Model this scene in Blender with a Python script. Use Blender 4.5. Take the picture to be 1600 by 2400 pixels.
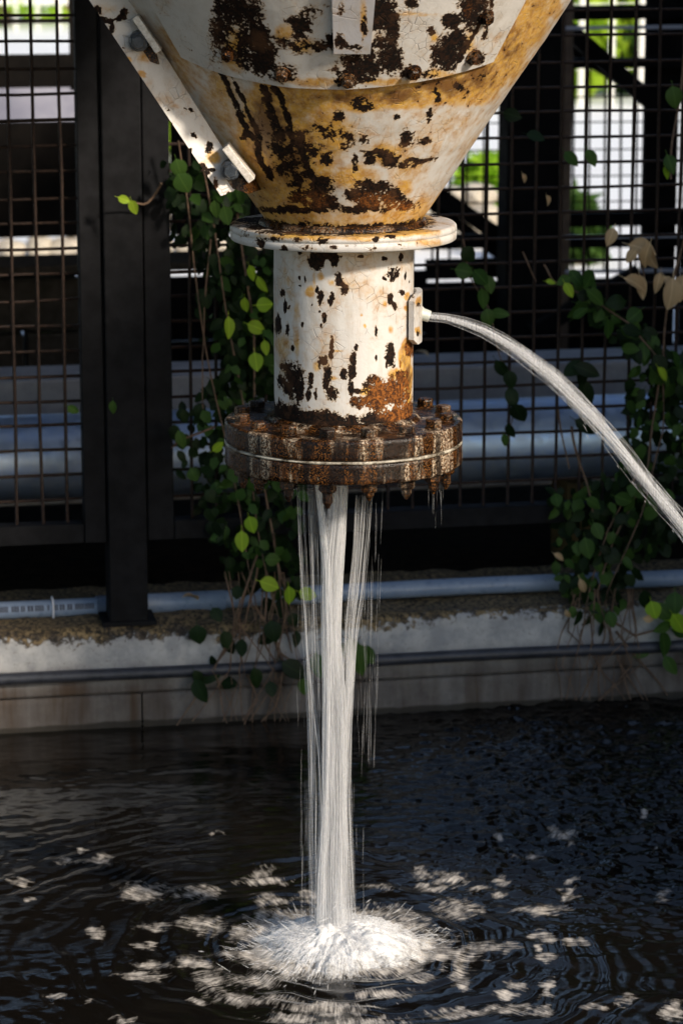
import bpy, bmesh, math, random
import numpy as np
from mathutils import Vector, Matrix

for o in list(bpy.data.objects): bpy.data.objects.remove(o)
SC = bpy.context.scene
COL = SC.collection
random.seed(7); RNG = np.random.default_rng(7)
R = math.radians

# ------------------------------------------------------------------ camera
FPX, PITCH = 6800.0, R(12.7)                 # focal length in pixels of a 1600 x 2400 frame
CAM = np.array([-0.0042, -5.71, 2.20])
cd = bpy.data.cameras.new('camera'); cam = bpy.data.objects.new('camera', cd); COL.objects.link(cam)
cam.location = CAM; cam.rotation_euler = (R(90) - PITCH, 0, 0)
cd.sensor_fit = 'VERTICAL'; cd.sensor_height = 36.0; cd.lens = 36.0 * FPX / 2400.0
cd.clip_end = 400; cd.dof.use_dof = True; cd.dof.focus_distance = 5.62; cd.dof.aperture_fstop = 5.6
SC.camera = cam

# ------------------------------------------------------------------ light
AZ, EL = R(50), R(27)                        # to the right of straight behind the camera
SUN = Vector((math.sin(AZ) * math.cos(EL), -math.cos(AZ) * math.cos(EL), math.sin(EL)))
w = bpy.data.worlds.new('World'); SC.world = w; w.use_nodes = True
nt = w.node_tree; nt.nodes.clear()
sky = nt.nodes.new('ShaderNodeTexSky'); sky.sky_type = 'NISHITA'; sky.sun_disc = False
sky.sun_elevation = EL; sky.sun_rotation = math.atan2(SUN.x, SUN.y)
bgn = nt.nodes.new('ShaderNodeBackground'); bgn.inputs['Strength'].default_value = 0.13
wo = nt.nodes.new('ShaderNodeOutputWorld')
nt.links.new(sky.outputs[0], bgn.inputs[0]); nt.links.new(bgn.outputs[0], wo.inputs[0])
sl = bpy.data.lights.new('sun', 'SUN'); sl.energy = 3.7; sl.angle = R(5); sl.color = (1.0, 0.89, 0.74)
so = bpy.data.objects.new('sun', sl); COL.objects.link(so)
so.rotation_euler = SUN.to_track_quat('Z', 'Y').to_euler(); so.location = (6, -6, 8)
SC.view_settings.view_transform = 'Standard'; SC.view_settings.look = 'None'
SC.view_settings.gamma = 1.0; SC.view_settings.exposure = 0.46
SC.cycles.max_bounces = 6; SC.cycles.diffuse_bounces = 3; SC.cycles.transparent_max_bounces = 12
SC.cycles.use_adaptive_sampling = True; SC.cycles.adaptive_threshold = 0.02
SC.cycles.caustics_reflective = False; SC.cycles.caustics_refractive = False
SC.cycles.sample_clamp_indirect = 4.0

# ------------------------------------------------------------------ measuring helpers
CP, SP = math.cos(PITCH), math.sin(PITCH)
def ray(x, y):
    a, b = (x - 800) / FPX, -(y - 1200) / FPX
    return np.array([a, CP + b * SP, -SP + b * CP])
def at_y(x, y, Y=0.0):
    r = ray(x, y); return CAM + r * (Y - CAM[1]) / r[1]
def at_z(x, y, Z=0.0):
    r = ray(x, y); return CAM + r * (Z - CAM[2]) / r[2]
def at_yv(x, y, Y):                          # the same for whole arrays
    a, b = (np.asarray(x) - 800) / FPX, -(np.asarray(y) - 1200) / FPX
    r = np.stack([a, CP + b * SP, -SP + b * CP], -1); return CAM + r * ((Y - CAM[1]) / r[..., 1])[..., None]
def proj(P):
    d = np.asarray(P, float) - CAM
    yy = d[..., 1] * CP - d[..., 2] * SP; zz = d[..., 1] * SP + d[..., 2] * CP
    return 800 + FPX * d[..., 0] / yy, 1200 - FPX * zz / yy
# the fence line: origin on the wall face at the waterline, u runs right and away, n points away
YAW = R(10.67)
F0 = at_z(800, 1678); U = np.array([math.cos(YAW), math.sin(YAW), 0]); N = np.array([-math.sin(YAW), math.cos(YAW), 0])
def FW(s, off, z): return F0 + U * s + N * off + np.array([0, 0, z])
def at_f(x, y, off):
    r = ray(x, y); t = (np.dot(F0, N) + off - np.dot(CAM, N)) / np.dot(r, N)
    p = CAM + r * t; return float(np.dot(p - F0, U)), float(p[2])
def at_fw(x, y, off):
    s, z = at_f(x, y, off); return FW(s, off, z)

# ------------------------------------------------------------------ numpy noise
def _h(ix, iy, iz, sd):
    n = (ix * 374761393 + iy * 668265263 + iz * 2147483647 + sd * 144665) & 0xffffffff
    n = ((n ^ (n >> 13)) * 1274126177) & 0xffffffff
    n = ((n ^ (n >> 16)) * 2246822519) & 0xffffffff
    return ((n ^ (n >> 15)) & 0xffffff) / float(0xffffff)
def vnoise(x, y, z=0.0, sd=0):
    x, y, z = np.broadcast_arrays(np.asarray(x, float), np.asarray(y, float), np.asarray(z, float))
    fx, fy, fz = np.floor(x), np.floor(y), np.floor(z)
    ix, iy, iz = fx.astype(np.int64), fy.astype(np.int64), fz.astype(np.int64)
    a, b, c = x - fx, y - fy, z - fz
    a = a * a * (3 - 2 * a); b = b * b * (3 - 2 * b); c = c * c * (3 - 2 * c)
    r = 0
    for dx in (0, 1):
        for dy in (0, 1):
            for dz in (0, 1):
                wgt = (a if dx else 1 - a) * (b if dy else 1 - b) * (c if dz else 1 - c)
                r = r + wgt * _h(ix + dx, iy + dy, iz + dz, sd)
    return r * 2 - 1
def fbm(x, y, z=0.0, sd=0, o=4, g=0.5):
    r = 0; a = 1.0; t = 0
    for k in range(o):
        r = r + a * vnoise(np.asarray(x) * 2**k, np.asarray(y) * 2**k, np.asarray(z) * 2**k, sd + k * 17); t += a; a *= g
    return r / t
def sstep(a, b, x):
    t = np.clip((x - a) / (b - a), 0, 1); return t * t * (3 - 2 * t)

# ------------------------------------------------------------------ object helpers
def tag(o, label=None, cat=None, group=None, kind=None):
    if label: o['label'] = label
    if cat: o['category'] = cat
    if group: o['group'] = group
    if kind: o['kind'] = kind
    return o
def thing(name, label, cat, loc=(0, 0, 0), group=None):
    o = bpy.data.objects.new(name, None); COL.objects.link(o); o.location = [float(v) for v in loc]; o.empty_display_size = 0.05
    return tag(o, label, cat, group)
def base_of(p):
    T = Vector((0, 0, 0))
    while p is not None: T = T + Vector(p.location) if p.parent is None else T; p = p.parent
    return T
def attach(o, parent):
    if parent is None: return o
    o.parent = parent
    root = parent
    while root.parent: root = root.parent
    if parent.parent is None: o.matrix_parent_inverse = Matrix.Translation(-Vector(root.location))
    else: o.matrix_parent_inverse = (parent['_m'] and Matrix.Identity(4)) if '_m' in parent else Matrix.Identity(4)
    return o
def mesh_data(name, V, F, mat=None, smooth=False, attrs=None):
    me = bpy.data.meshes.new(name)
    me.from_pydata([tuple(map(float, v)) for v in V] if not isinstance(V, np.ndarray) else V.tolist(), [], F if isinstance(F, list) else F.tolist())
    if smooth: me.polygons.foreach_set('use_smooth', [True] * len(me.polygons))
    if attrs:
        for k, v in attrs.items():
            a = me.attributes.new(k, 'FLOAT', 'POINT'); a.data.foreach_set('value', np.asarray(v, np.float32).ravel())
    if mat: me.materials.append(mat)
    me.update(); return me
def build(name, V, F, mat, parent=None, smooth=False, attrs=None):
    o = bpy.data.objects.new(name, mesh_data(name, V, F, mat, smooth, attrs)); COL.objects.link(o)
    return attach(o, parent)
def put(name, me, parent, M=None):
    o = bpy.data.objects.new(name, me); COL.objects.link(o); attach(o, parent)
    if M is not None: o.matrix_basis = M
    return o

class MB:
    def __init__(s): s.v = []; s.f = []
    def add(s, V, F):
        b = len(s.v); s.v += [tuple(map(float, p)) for p in V]; s.f += [tuple(i + b for i in q) for q in F]; return s
    def box8(s, P):      # P: 8 corners, bottom ring then top ring
        return s.add(P, [(3, 2, 1, 0), (4, 5, 6, 7), (0, 1, 5, 4), (1, 2, 6, 5), (2, 3, 7, 6), (3, 0, 4, 7)])
    def box(s, lo, hi):
        (a, b, c), (d, e, f) = lo, hi
        return s.box8([(a, b, c), (d, b, c), (d, e, c), (a, e, c), (a, b, f), (d, b, f), (d, e, f), (a, e, f)])
    def fbox(s, s0, s1, o0, o1, z0, z1):
        return s.box8([FW(s0, o0, z0), FW(s1, o0, z0), FW(s1, o1, z0), FW(s0, o1, z0), FW(s0, o0, z1), FW(s1, o0, z1), FW(s1, o1, z1), FW(s0, o1, z1)])
    def tube(s, pts, rad, n=6, cap=True):
        P = np.asarray(pts, float); m = len(P); rad = np.broadcast_to(np.asarray(rad, float), (m,))
        T = np.empty_like(P); T[1:-1] = P[2:] - P[:-2]; T[0] = P[1] - P[0]; T[-1] = P[-1] - P[-2]; T /= (np.linalg.norm(T, axis=1)[:, None] + 1e-12)
        ref = np.array([0, 0, 1.0]) if abs(T[0, 2]) < 0.9 else np.array([0, 1.0, 0])
        A = np.cross(T, ref); A /= (np.linalg.norm(A, axis=1)[:, None] + 1e-12); B = np.cross(T, A)
        an = 2 * math.pi * np.arange(n) / n
        V = P[:, None] + rad[:, None, None] * (A[:, None] * np.cos(an)[None, :, None] + B[:, None] * np.sin(an)[None, :, None])
        b = len(s.v); s.v += V.reshape(-1, 3).tolist()
        i, k = np.meshgrid(np.arange(m - 1), np.arange(n), indexing='ij'); k2 = (k + 1) % n
        s.f += (np.stack([i * n + k, i * n + k2, (i + 1) * n + k2, (i + 1) * n + k], -1).reshape(-1, 4) + b).tolist()
        if cap: s.f += [tuple(range(b, b + n)), tuple(range(b + (m - 1) * n, b + m * n))[::-1]]
        return s
    def build(s, name, mat, parent=None, smooth=False):
        return build(name, s.v, s.f, mat, parent, smooth)
def bevel(o, wd, seg=2):
    m = o.modifiers.new('bevel', 'BEVEL'); m.width = wd; m.segments = seg; m.limit_method = 'ANGLE'; return o

# ------------------------------------------------------------------ materials
class Mat:
    def __init__(s, name):
        s.m = bpy.data.materials.new(name); s.m.use_nodes = True; s.t = s.m.node_tree; s.t.nodes.clear()
        s.out = s.n('ShaderNodeOutputMaterial'); s.b = s.n('ShaderNodeBsdfPrincipled'); s.l(s.b.outputs[0], s.out.inputs[0])
    def n(s, t, **k):
        q = s.t.nodes.new(t)
        for a, b in k.items(): setattr(q, a, b)
        return q
    def l(s, a, b): s.t.links.new(a, b)
    def val(s, q, x):
        if isinstance(x, (int, float)): q.default_value = x
        elif isinstance(x, tuple): q.default_value = x if len(x) == 4 or q.type == 'VECTOR' else (*x, 1)
        else: s.l(x, q)
    def attr(s, name): return s.n('ShaderNodeAttribute', attribute_name=name).outputs['Fac']
    def coord(s, scale=(1, 1, 1), kind='Object'):
        tc = s.n('ShaderNodeTexCoord'); mp = s.n('ShaderNodeMapping'); mp.inputs['Scale'].default_value = scale
        s.l(tc.outputs[kind], mp.inputs[0]); return mp.outputs[0]
    def vec(s, x, y, z=0.0):
        c = s.n('ShaderNodeCombineXYZ'); s.val(c.inputs[0], x); s.val(c.inputs[1], y); s.val(c.inputs[2], z); return c.outputs[0]
    def noise(s, vec, scale, detail=5, rough=0.6, dist=0.0):
        q = s.n('ShaderNodeTexNoise'); s.l(vec, q.inputs['Vector']); q.inputs['Scale'].default_value = scale
        q.inputs['Detail'].default_value = detail; q.inputs['Roughness'].default_value = rough; q.inputs['Distortion'].default_value = dist
        return q.outputs['Fac']
    def voro(s, vec, scale, feature='DISTANCE_TO_EDGE'):
        q = s.n('ShaderNodeTexVoronoi', feature=feature); s.l(vec, q.inputs['Vector']); q.inputs['Scale'].default_value = scale
        return q.outputs['Distance']
    def math(s, op, a, b=0.0, c=0.0):
        q = s.n('ShaderNodeMath', operation=op); s.val(q.inputs[0], a); s.val(q.inputs[1], b); s.val(q.inputs[2], c); return q.outputs[0]
    def ramp(s, x, a, b, lo=0.0, hi=1.0):
        q = s.n('ShaderNodeMapRange', interpolation_type='SMOOTHSTEP'); s.val(q.inputs[0], x)
        for i, v in zip((1, 2, 3, 4), (a, b, lo, hi)): q.inputs[i].default_value = v
        return q.outputs[0]
    def mix(s, f, a, b):
        q = s.n('ShaderNodeMix', data_type='RGBA'); s.val(q.inputs[0], f); s.val(q.inputs[6], a); s.val(q.inputs[7], b); return q.outputs[2]
    def bump(s, h, strength=0.3, dist=0.002):
        q = s.n('ShaderNodeBump'); q.inputs['Strength'].default_value = strength; q.inputs['Distance'].default_value = dist
        s.l(h, q.inputs['Height']); s.l(q.outputs[0], s.b.inputs['Normal']); return q
    def set(s, **k):
        for a, v in k.items(): s.val(s.b.inputs[a.replace('_', ' ')], v)
        return s

def mat_paint(name, white=(0.60, 0.575, 0.545), sc=1.0):
    """flaking white paint over rusted steel; 'chip' and 'rust' are wear fields stored on the mesh"""
    k = Mat(name); co = k.coord()
    n1 = k.noise(co, 55 * sc, 6, 0.62); n2 = k.noise(co, 160 * sc, 5, 0.65); n3 = k.noise(co, 14 * sc, 5, 0.6); n4 = k.noise(co, 340, 4, 0.7)
    f = k.math('ADD', k.attr('chip'), k.math('MULTIPLY', k.math('SUBTRACT', n1, 0.5), 1.5))
    f = k.math('ADD', f, k.math('MULTIPLY', k.math('SUBTRACT', n2, 0.5), 1.9))
    cg = k.coord((1, 1, 0.13)); g1 = k.noise(cg, 38, 5, 0.65); g2 = k.noise(co, 420, 3, 0.6)
    f = k.math('ADD', f, k.math('MULTIPLY', k.math('MULTIPLY', k.attr('rust'), k.math('SUBTRACT', n1, 0.42)), 1.3))
    f = k.math('MAXIMUM', f, k.math('ADD', k.math('MULTIPLY', k.math('SUBTRACT', g2, 0.72), 2.0), k.math('MULTIPLY', n3, 0.75)))
    chip = k.ramp(f, 0.47, 0.53)
    edge = k.ramp(f, 0.26, 0.5)
    r = k.math('ADD', k.attr('rust'), k.math('MULTIPLY', k.math('SUBTRACT', n3, 0.5), 1.0))
    r = k.math('ADD', r, k.math('MULTIPLY', k.math('SUBTRACT', n1, 0.5), 0.9))
    rust = k.ramp(r, 0.02, 0.62)
    rust2 = k.ramp(r, 0.75, 1.25)
    cw = k.mix(k.ramp(n3, 0.3, 0.75), white, (white[0] * 0.86, white[1] * 0.85, white[2] * 0.84))
    cw = k.mix(k.ramp(n2, 0.55, 0.85, 0, 0.35), cw, (0.42, 0.36, 0.3))
    cw = k.mix(k.math('MULTIPLY', edge, 0.6), cw, (0.46, 0.28, 0.11))
    cw = k.mix(k.ramp(g1, 0.5, 0.72, 0, 0.5), cw, (0.40, 0.34, 0.27))
    crk = k.voro(k.n('ShaderNodeVectorMath', operation='ADD').outputs[0], 1) if False else k.voro(co, 46)
    crack = k.math('MULTIPLY', k.ramp(crk, 0.0, 0.035, 1, 0), k.ramp(n3, 0.45, 0.62))
    cw = k.mix(k.math('MULTIPLY', crack, 0.26), cw, (0.2, 0.15, 0.11))
    cw = k.mix(k.math('MULTIPLY', rust, k.ramp(n2, 0.40, 0.72, 1.0, 0.65)), cw, k.mix(k.ramp(n1, 0.35, 0.7), (0.60, 0.34, 0.06), (0.40, 0.19, 0.036)))
    cw = k.mix(k.math('MULTIPLY', rust2, 0.85), cw, (0.13, 0.055, 0.018))
    cd_ = k.mix(k.ramp(n2, 0.42, 0.68), (0.006, 0.005, 0.0045), (0.03, 0.014, 0.008))
    cd_ = k.mix(k.ramp(n3, 0.52, 0.66, 0, 0.8), cd_, (0.075, 0.036, 0.018))
    red = k.ramp(k.math('ADD', k.attr('red'), k.math('MULTIPLY', k.math('SUBTRACT', n4, 0.5), 0.9)), 0.35, 0.8)
    cd_ = k.mix(red, cd_, k.mix(k.ramp(n2, 0.4, 0.66), (0.045, 0.017, 0.008), (0.30, 0.105, 0.022)))
    k.set(Base_Color=k.mix(chip, cw, cd_), Roughness=k.math('ADD', 0.45, k.math('MULTIPLY', chip, 0.35)), Specular_IOR_Level=k.math('SUBTRACT', 0.4, k.math('MULTIPLY', chip, 0.3)))
    h = k.math('SUBTRACT', k.math('ADD', k.math('MULTIPLY', n3, 0.3), k.math('MULTIPLY', n2, 0.22)), k.math('ADD', chip, k.math('MULTIPLY', crack, 0.4)))
    k.bump(h, 0.85, 0.003)
    return k.m
def mat_rust(name, pale=0.5):
    """heavily rusted wet flange steel with pale mineral runs"""
    k = Mat(name); co = k.coord(); cs = k.coord((1, 1, 0.16))
    n1 = k.noise(co, 60, 6, 0.65); n2 = k.noise(co, 190, 5, 0.7); n3 = k.noise(cs, 42, 4, 0.6); n4 = k.noise(cs, 16, 3, 0.5)
    c = k.mix(k.ramp(n1, 0.47, 0.68), (0.003, 0.0022, 0.002), (0.04, 0.015, 0.006))
    c = k.mix(k.ramp(k.noise(co, 330, 4, 0.7), 0.48, 0.66, 0, 0.8), c, (0.26, 0.10, 0.022))
    run = k.math('MULTIPLY', k.ramp(k.math('ADD', k.math('MULTIPLY', n4, 0.55), k.math('MULTIPLY', n3, 0.45)), 0.495, 0.565), k.ramp(n2, 0.40, 0.60))
    run = k.math('MULTIPLY', run, k.math('MULTIPLY', k.ramp(k.noise(co, 300, 3, 0.7), 0.38, 0.58), pale))
    c = k.mix(run, c, k.mix(n1, (0.52, 0.36, 0.20), (0.74, 0.64, 0.52)))
    blk = k.ramp(k.noise(k.coord((1, 1, 0.1)), 30, 4, 0.6), 0.50, 0.58)
    c = k.mix(k.math('MULTIPLY', blk, 0.85), c, (0.006, 0.004, 0.0035))
    k.set(Base_Color=c, Roughness=k.ramp(n1, 0.3, 0.7, 0.12, 0.45), Specular_IOR_Level=0.2)
    k.bump(k.math('ADD', n1, k.math('MULTIPLY', n2, 0.5)), 0.6, 0.003)
    return k.m
def mat_simple(name, c1, c2, sc=30, rough=0.6, bump=0.25, bd=0.002, metallic=0.0, stretch=(1, 1, 1), spec=0.5):
    k = Mat(name); co = k.coord(stretch); n1 = k.noise(co, sc, 6, 0.62); n2 = k.noise(co, sc * 6, 4, 0.6)
    k.set(Base_Color=k.mix(k.ramp(k.math('ADD', k.math('MULTIPLY', n1, 0.7), k.math('MULTIPLY', n2, 0.3)), 0.36, 0.64), c1, c2),
          Roughness=k.ramp(n2, 0.3, 0.7, max(rough - 0.1, 0.05), rough + 0.1), Metallic=metallic, Specular_IOR_Level=spec)
    if bump: k.bump(k.math('ADD', n1, k.math('MULTIPLY', n2, 0.4)), bump, bd)
    return k.m
def mat_leaf(name, c1, c2, trans=0.35):
    k = Mat(name); co = k.coord(); n = k.noise(co, 60, 3)
    oi = k.n('ShaderNodeObjectInfo').outputs['Random']
    c = k.mix(k.math('ADD', k.math('MULTIPLY', n, 0.4), k.math('MULTIPLY', oi, 0.6)), c1, c2)
    vein = k.math('ABSOLUTE', k.n('ShaderNodeSeparateXYZ').outputs[0])
    sx = k.t.nodes[-2]; k.l(k.coord(), sx.inputs[0])
    vm = k.ramp(vein, 0.0, 0.0022, 0.5, 0.0)
    c = k.mix(vm, c, tuple(min(1, 1.5 * v) for v in c2))
    k.set(Base_Color=c, Roughness=0.5, Specular_IOR_Level=0.2)
    tr = k.n('ShaderNodeBsdfTranslucent'); k.l(c, tr.inputs[0])
    mx = k.n('ShaderNodeMixShader'); mx.inputs[0].default_value = trans
    k.l(k.b.outputs[0], mx.inputs[1]); k.l(tr.outputs[0], mx.inputs[2]); k.l(mx.outputs[0], k.out.inputs[0])
    return k.m

M_COAT = mat_paint('flaking_paint')
M_RUST = mat_rust('rusted_flange', 0.95)
M_RUSTT = mat_rust('rusted_bolt', 0.35)
M_WIRE = mat_simple('fence_wire_steel', (0.012, 0.008, 0.007), (0.042, 0.025, 0.018), 120, 0.6, spec=.2)
M_POST = mat_simple('fence_post_steel', (0.008, 0.008, 0.009), (0.015, 0.015, 0.017), 20, 0.7, spec=.08)
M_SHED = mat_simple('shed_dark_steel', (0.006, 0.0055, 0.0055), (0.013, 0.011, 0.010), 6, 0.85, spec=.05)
M_EDGE = mat_simple('lit_edge_steel', (0.09, 0.055, 0.035), (0.16, 0.10, 0.06), 25, 0.65)  # paler brown stands for light catching the column's edge
M_GREYB = mat_simple('grey_painted_beam', (0.42, 0.42, 0.47), (0.52, 0.51, 0.55), 8, 0.5)
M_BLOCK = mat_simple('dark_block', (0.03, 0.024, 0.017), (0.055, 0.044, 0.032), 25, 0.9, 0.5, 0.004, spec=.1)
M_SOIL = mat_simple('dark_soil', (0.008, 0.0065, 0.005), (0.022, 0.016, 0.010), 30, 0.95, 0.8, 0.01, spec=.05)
M_PVC = mat_simple('blue_grey_pvc', (0.20, 0.27, 0.39), (0.27, 0.34, 0.46), 9, 0.35, 0.05)
M_BIGP = mat_simple('pale_blue_pipe', (0.60, 0.74, 1.0), (0.78, 0.86, 1.0), 7, 0.38, 0.08, metallic=0.8)
M_COND = mat_simple('dark_conduit', (0.022, 0.025, 0.034), (0.045, 0.048, 0.062), 30, 0.45, 0.1)
M_INK = mat_simple('pipe_ink', (0.05, 0.06, 0.09), (0.08, 0.09, 0.13), 200, 0.6, 0)
M_TIE = mat_simple('white_tie', (0.7, 0.72, 0.78), (0.8, 0.8, 0.84), 50, 0.4, 0)
M_LEDGE = mat_simple('pale_beam', (0.26, 0.25, 0.26), (0.36, 0.34, 0.34), 12, 0.85)
M_STEM = mat_simple('vine_stem', (0.10, 0.06, 0.04), (0.22, 0.14, 0.09), 60, 0.8, 0.3)
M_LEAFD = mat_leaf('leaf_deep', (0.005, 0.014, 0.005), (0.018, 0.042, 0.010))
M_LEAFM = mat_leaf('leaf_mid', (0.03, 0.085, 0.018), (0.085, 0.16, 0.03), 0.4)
M_LEAFB = mat_leaf('leaf_sunlit', (0.26, 0.50, 0.03), (0.50, 0.66, 0.05), 0.45)  # sunlight on leaves is put into this brighter green
M_LEAFT = mat_leaf('leaf_dry', (0.55, 0.36, 0.18), (0.72, 0.52, 0.30), 0.35)
M_STONE = mat_simple('pale_stone', (0.42, 0.36, 0.28), (0.62, 0.56, 0.46), 14, 0.9, 0.6, 0.01)
M_PICK = mat_simple('white_picket', (0.72, 0.70, 0.64), (0.8, 0.78, 0.72), 20, 0.6, 0)
M_BOLTB = mat_simple('blue_black_bolt', (0.02, 0.026, 0.034), (0.06, 0.07, 0.085), 90, 0.35)
M_GASK = mat_simple('pale_gasket', (0.05, 0.035, 0.02), (0.62, 0.56, 0.45), 30, 0.4)

def mat_concrete():
    k = Mat('pool_concrete'); co = k.coord(); cs = k.coord((1, 1, 0.12))
    n1 = k.noise(co, 14, 7, 0.65); n2 = k.noise(co, 90, 5, 0.7); n3 = k.noise(cs, 10, 4, 0.6); n4 = k.noise(co, 45, 5, 0.7)
    c = k.mix(k.ramp(n1, 0.35, 0.65), (0.36, 0.36, 0.37), (0.56, 0.55, 0.54))
    c = k.mix(k.ramp(n2, 0.55, 0.72, 0, 0.6), c, (0.18, 0.15, 0.12))
    st = k.math('MULTIPLY', k.attr('damp'), k.ramp(n3, 0.3, 0.7, 0.7, 1.0))
    c = k.mix(st, c, k.mix(n1, (0.045, 0.030, 0.022), (0.09, 0.066, 0.048)))
    st2 = k.math('MULTIPLY', k.attr('damp'), k.ramp(n3, 0.56, 0.66))
    c = k.mix(k.math('MULTIPLY', st2, 0.7), c, (0.075, 0.042, 0.022))
    d = k.ramp(k.math('ADD', k.attr('dirt'), k.math('MULTIPLY', k.math('SUBTRACT', n4, 0.5), 1.5)), 0.42, 0.6)
    c = k.mix(d, c, k.mix(k.ramp(n2, 0.45, 0.7), (0.02, 0.016, 0.012), (0.15, 0.115, 0.085)))
    tan = k.ramp(k.math('ADD', k.attr('dirt'), k.math('MULTIPLY', k.math('SUBTRACT', n1, 0.5), 2.4)), 0.5, 0.8, 0, 0.6)
    c = k.mix(k.math('MULTIPLY', tan, k.ramp(n2, 0.4, 0.6)), c, (0.42, 0.29, 0.13))
    c = k.mix(k.ramp(k.math('ADD', k.attr('tide'), k.math('MULTIPLY', k.math('SUBTRACT', n1, 0.5), 0.9)), 0.4, 0.8, 0, 0.85), c, (0.022, 0.018, 0.011))
    k.set(Base_Color=c, Roughness=0.85); k.bump(k.math('ADD', n1, k.math('MULTIPLY', n2, 0.5)), 0.5, 0.004)
    return k.m
M_CONC = mat_concrete()

def mat_water():
    k = Mat('pool_water')
    a, rr = k.attr('ang'), k.attr('rad')
    v = k.vec(k.math('MULTIPLY', a, 48), k.math('MULTIPLY', rr, 15)); s1 = k.noise(v, 1.0, 5, 0.72, 0.4)
    co = k.coord(); n1 = k.noise(co, 26, 5, 0.65); n2 = k.noise(co, 90, 4, 0.7); n5 = k.noise(k.coord((1, .6, 1)), 48, 4, 0.6)
    f = k.math('ADD', k.attr('foam'), k.math('MULTIPLY', k.math('SUBTRACT', s1, 0.5), 2.0))  # this attribute holds real foam and painted ripple highlights
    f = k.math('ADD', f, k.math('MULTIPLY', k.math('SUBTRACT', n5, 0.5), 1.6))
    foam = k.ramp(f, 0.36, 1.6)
    c = k.mix(foam, (0.006, 0.005, 0.004), (0.78, 0.71, 0.63))  # pale tone: froth at the splash, painted ripple highlights further out
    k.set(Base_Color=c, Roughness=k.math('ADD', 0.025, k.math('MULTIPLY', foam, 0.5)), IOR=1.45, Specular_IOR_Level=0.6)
    k.bump(k.math('ADD', k.math('MULTIPLY', n1, 1.0), k.math('ADD', k.math('MULTIPLY', n2, 0.35), k.math('MULTIPLY', k.math('MULTIPLY', s1, foam), 1.2))), 0.07, 0.008)
    return k.m
M_WATER = mat_water()
def mat_strand(name, alpha, col=(0.96, 0.96, 0.97)):
    k = Mat(name); co = k.coord((1, 1, 0.05)); n = k.noise(co, 260, 3, 0.6)
    k.set(Base_Color=col, Roughness=0.25, IOR=1.33)
    tl = k.n('ShaderNodeBsdfTranslucent'); tl.inputs[0].default_value = (*col, 1)
    m1 = k.n('ShaderNodeMixShader'); m1.inputs[0].default_value = 0.45
    k.l(k.b.outputs[0], m1.inputs[1]); k.l(tl.outputs[0], m1.inputs[2])
    tp = k.n('ShaderNodeBsdfTransparent'); m2 = k.n('ShaderNodeMixShader')
    k.l(k.ramp(n, 0.3, 0.7, alpha * 0.55, min(1, alpha * 1.3)), m2.inputs[0]); k.l(tp.outputs[0], m2.inputs[1]); k.l(m1.outputs[0], m2.inputs[2]); k.l(m2.outputs[0], k.out.inputs[0])
    return k.m
M_STRAND = mat_strand('falling_water', 0.27)
M_VEIL = mat_strand('falling_water_thin', 0.17)
def mat_foam():
    k = Mat('white_foam'); co = k.coord(); n = k.noise(co, 60, 6, 0.7); n2 = k.noise(co, 240, 4, 0.7)
    k.set(Base_Color=k.mix(n, (0.70, 0.70, 0.70), (0.84, 0.83, 0.82)), Roughness=0.6)
    k.b.inputs['Subsurface Weight'].default_value = 0.25; k.b.inputs['Subsurface Radius'].default_value = (0.02, 0.02, 0.02)
    k.bump(k.math('ADD', n, n2), 0.25, 0.004)
    tp = k.n('ShaderNodeBsdfTransparent'); mx = k.n('ShaderNodeMixShader'); n3 = k.noise(co, 45, 5, 0.7)   # the froth thins out to nothing at its rim
    k.l(k.ramp(k.math('ADD', k.attr('rim'), k.math('MULTIPLY', k.math('SUBTRACT', n3, 0.5), 1.1)), 0.66, 1.08, 0.97, 0.0), mx.inputs[0]); k.l(tp.outputs[0], mx.inputs[1]); k.l(k.b.outputs[0], mx.inputs[2]); k.l(mx.outputs[0], k.out.inputs[0])
    return k.m
M_FOAM = mat_foam()

# ================================================================== SETTING
def far_ground():
    k = Mat('yard_paving'); co = k.coord(); n1 = k.noise(co, 0.35, 6, 0.6); n2 = k.noise(co, 6, 5, 0.6)
    c = k.mix(k.ramp(n1, 0.35, 0.65), (0.80, 0.79, 0.78), (0.86, 0.86, 0.85)); c = k.mix(k.ramp(n2, 0.5, 0.8, 0, 0.3), c, (0.55, 0.53, 0.5))
    k.set(Base_Color=c, Roughness=0.9); return k.m
ZG = 0.245
m = MB(); p = [FW(-80, 0.42, ZG), FW(80, 0.42, ZG), FW(80, 190, ZG), FW(-80, 190, ZG)]
m.add(p, [(0, 1, 2, 3)]); tag(m.build('ground', far_ground()), kind='structure')
m = MB(); m.add([FW(-6, 0.43, ZG + .004), FW(5, 0.43, ZG + .004), FW(5, 4.2, ZG + .004), FW(-6, 4.2, ZG + .004)], [(0, 1, 2, 3)])
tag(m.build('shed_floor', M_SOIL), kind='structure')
m = MB(); m.add([(-6, -9, -0.45), (6, -9, -0.45), (6, 4, -0.45), (-6, 4, -0.45)], [(0, 1, 2, 3)]); tag(m.build('pool_floor', M_SOIL), kind='structure')

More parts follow.
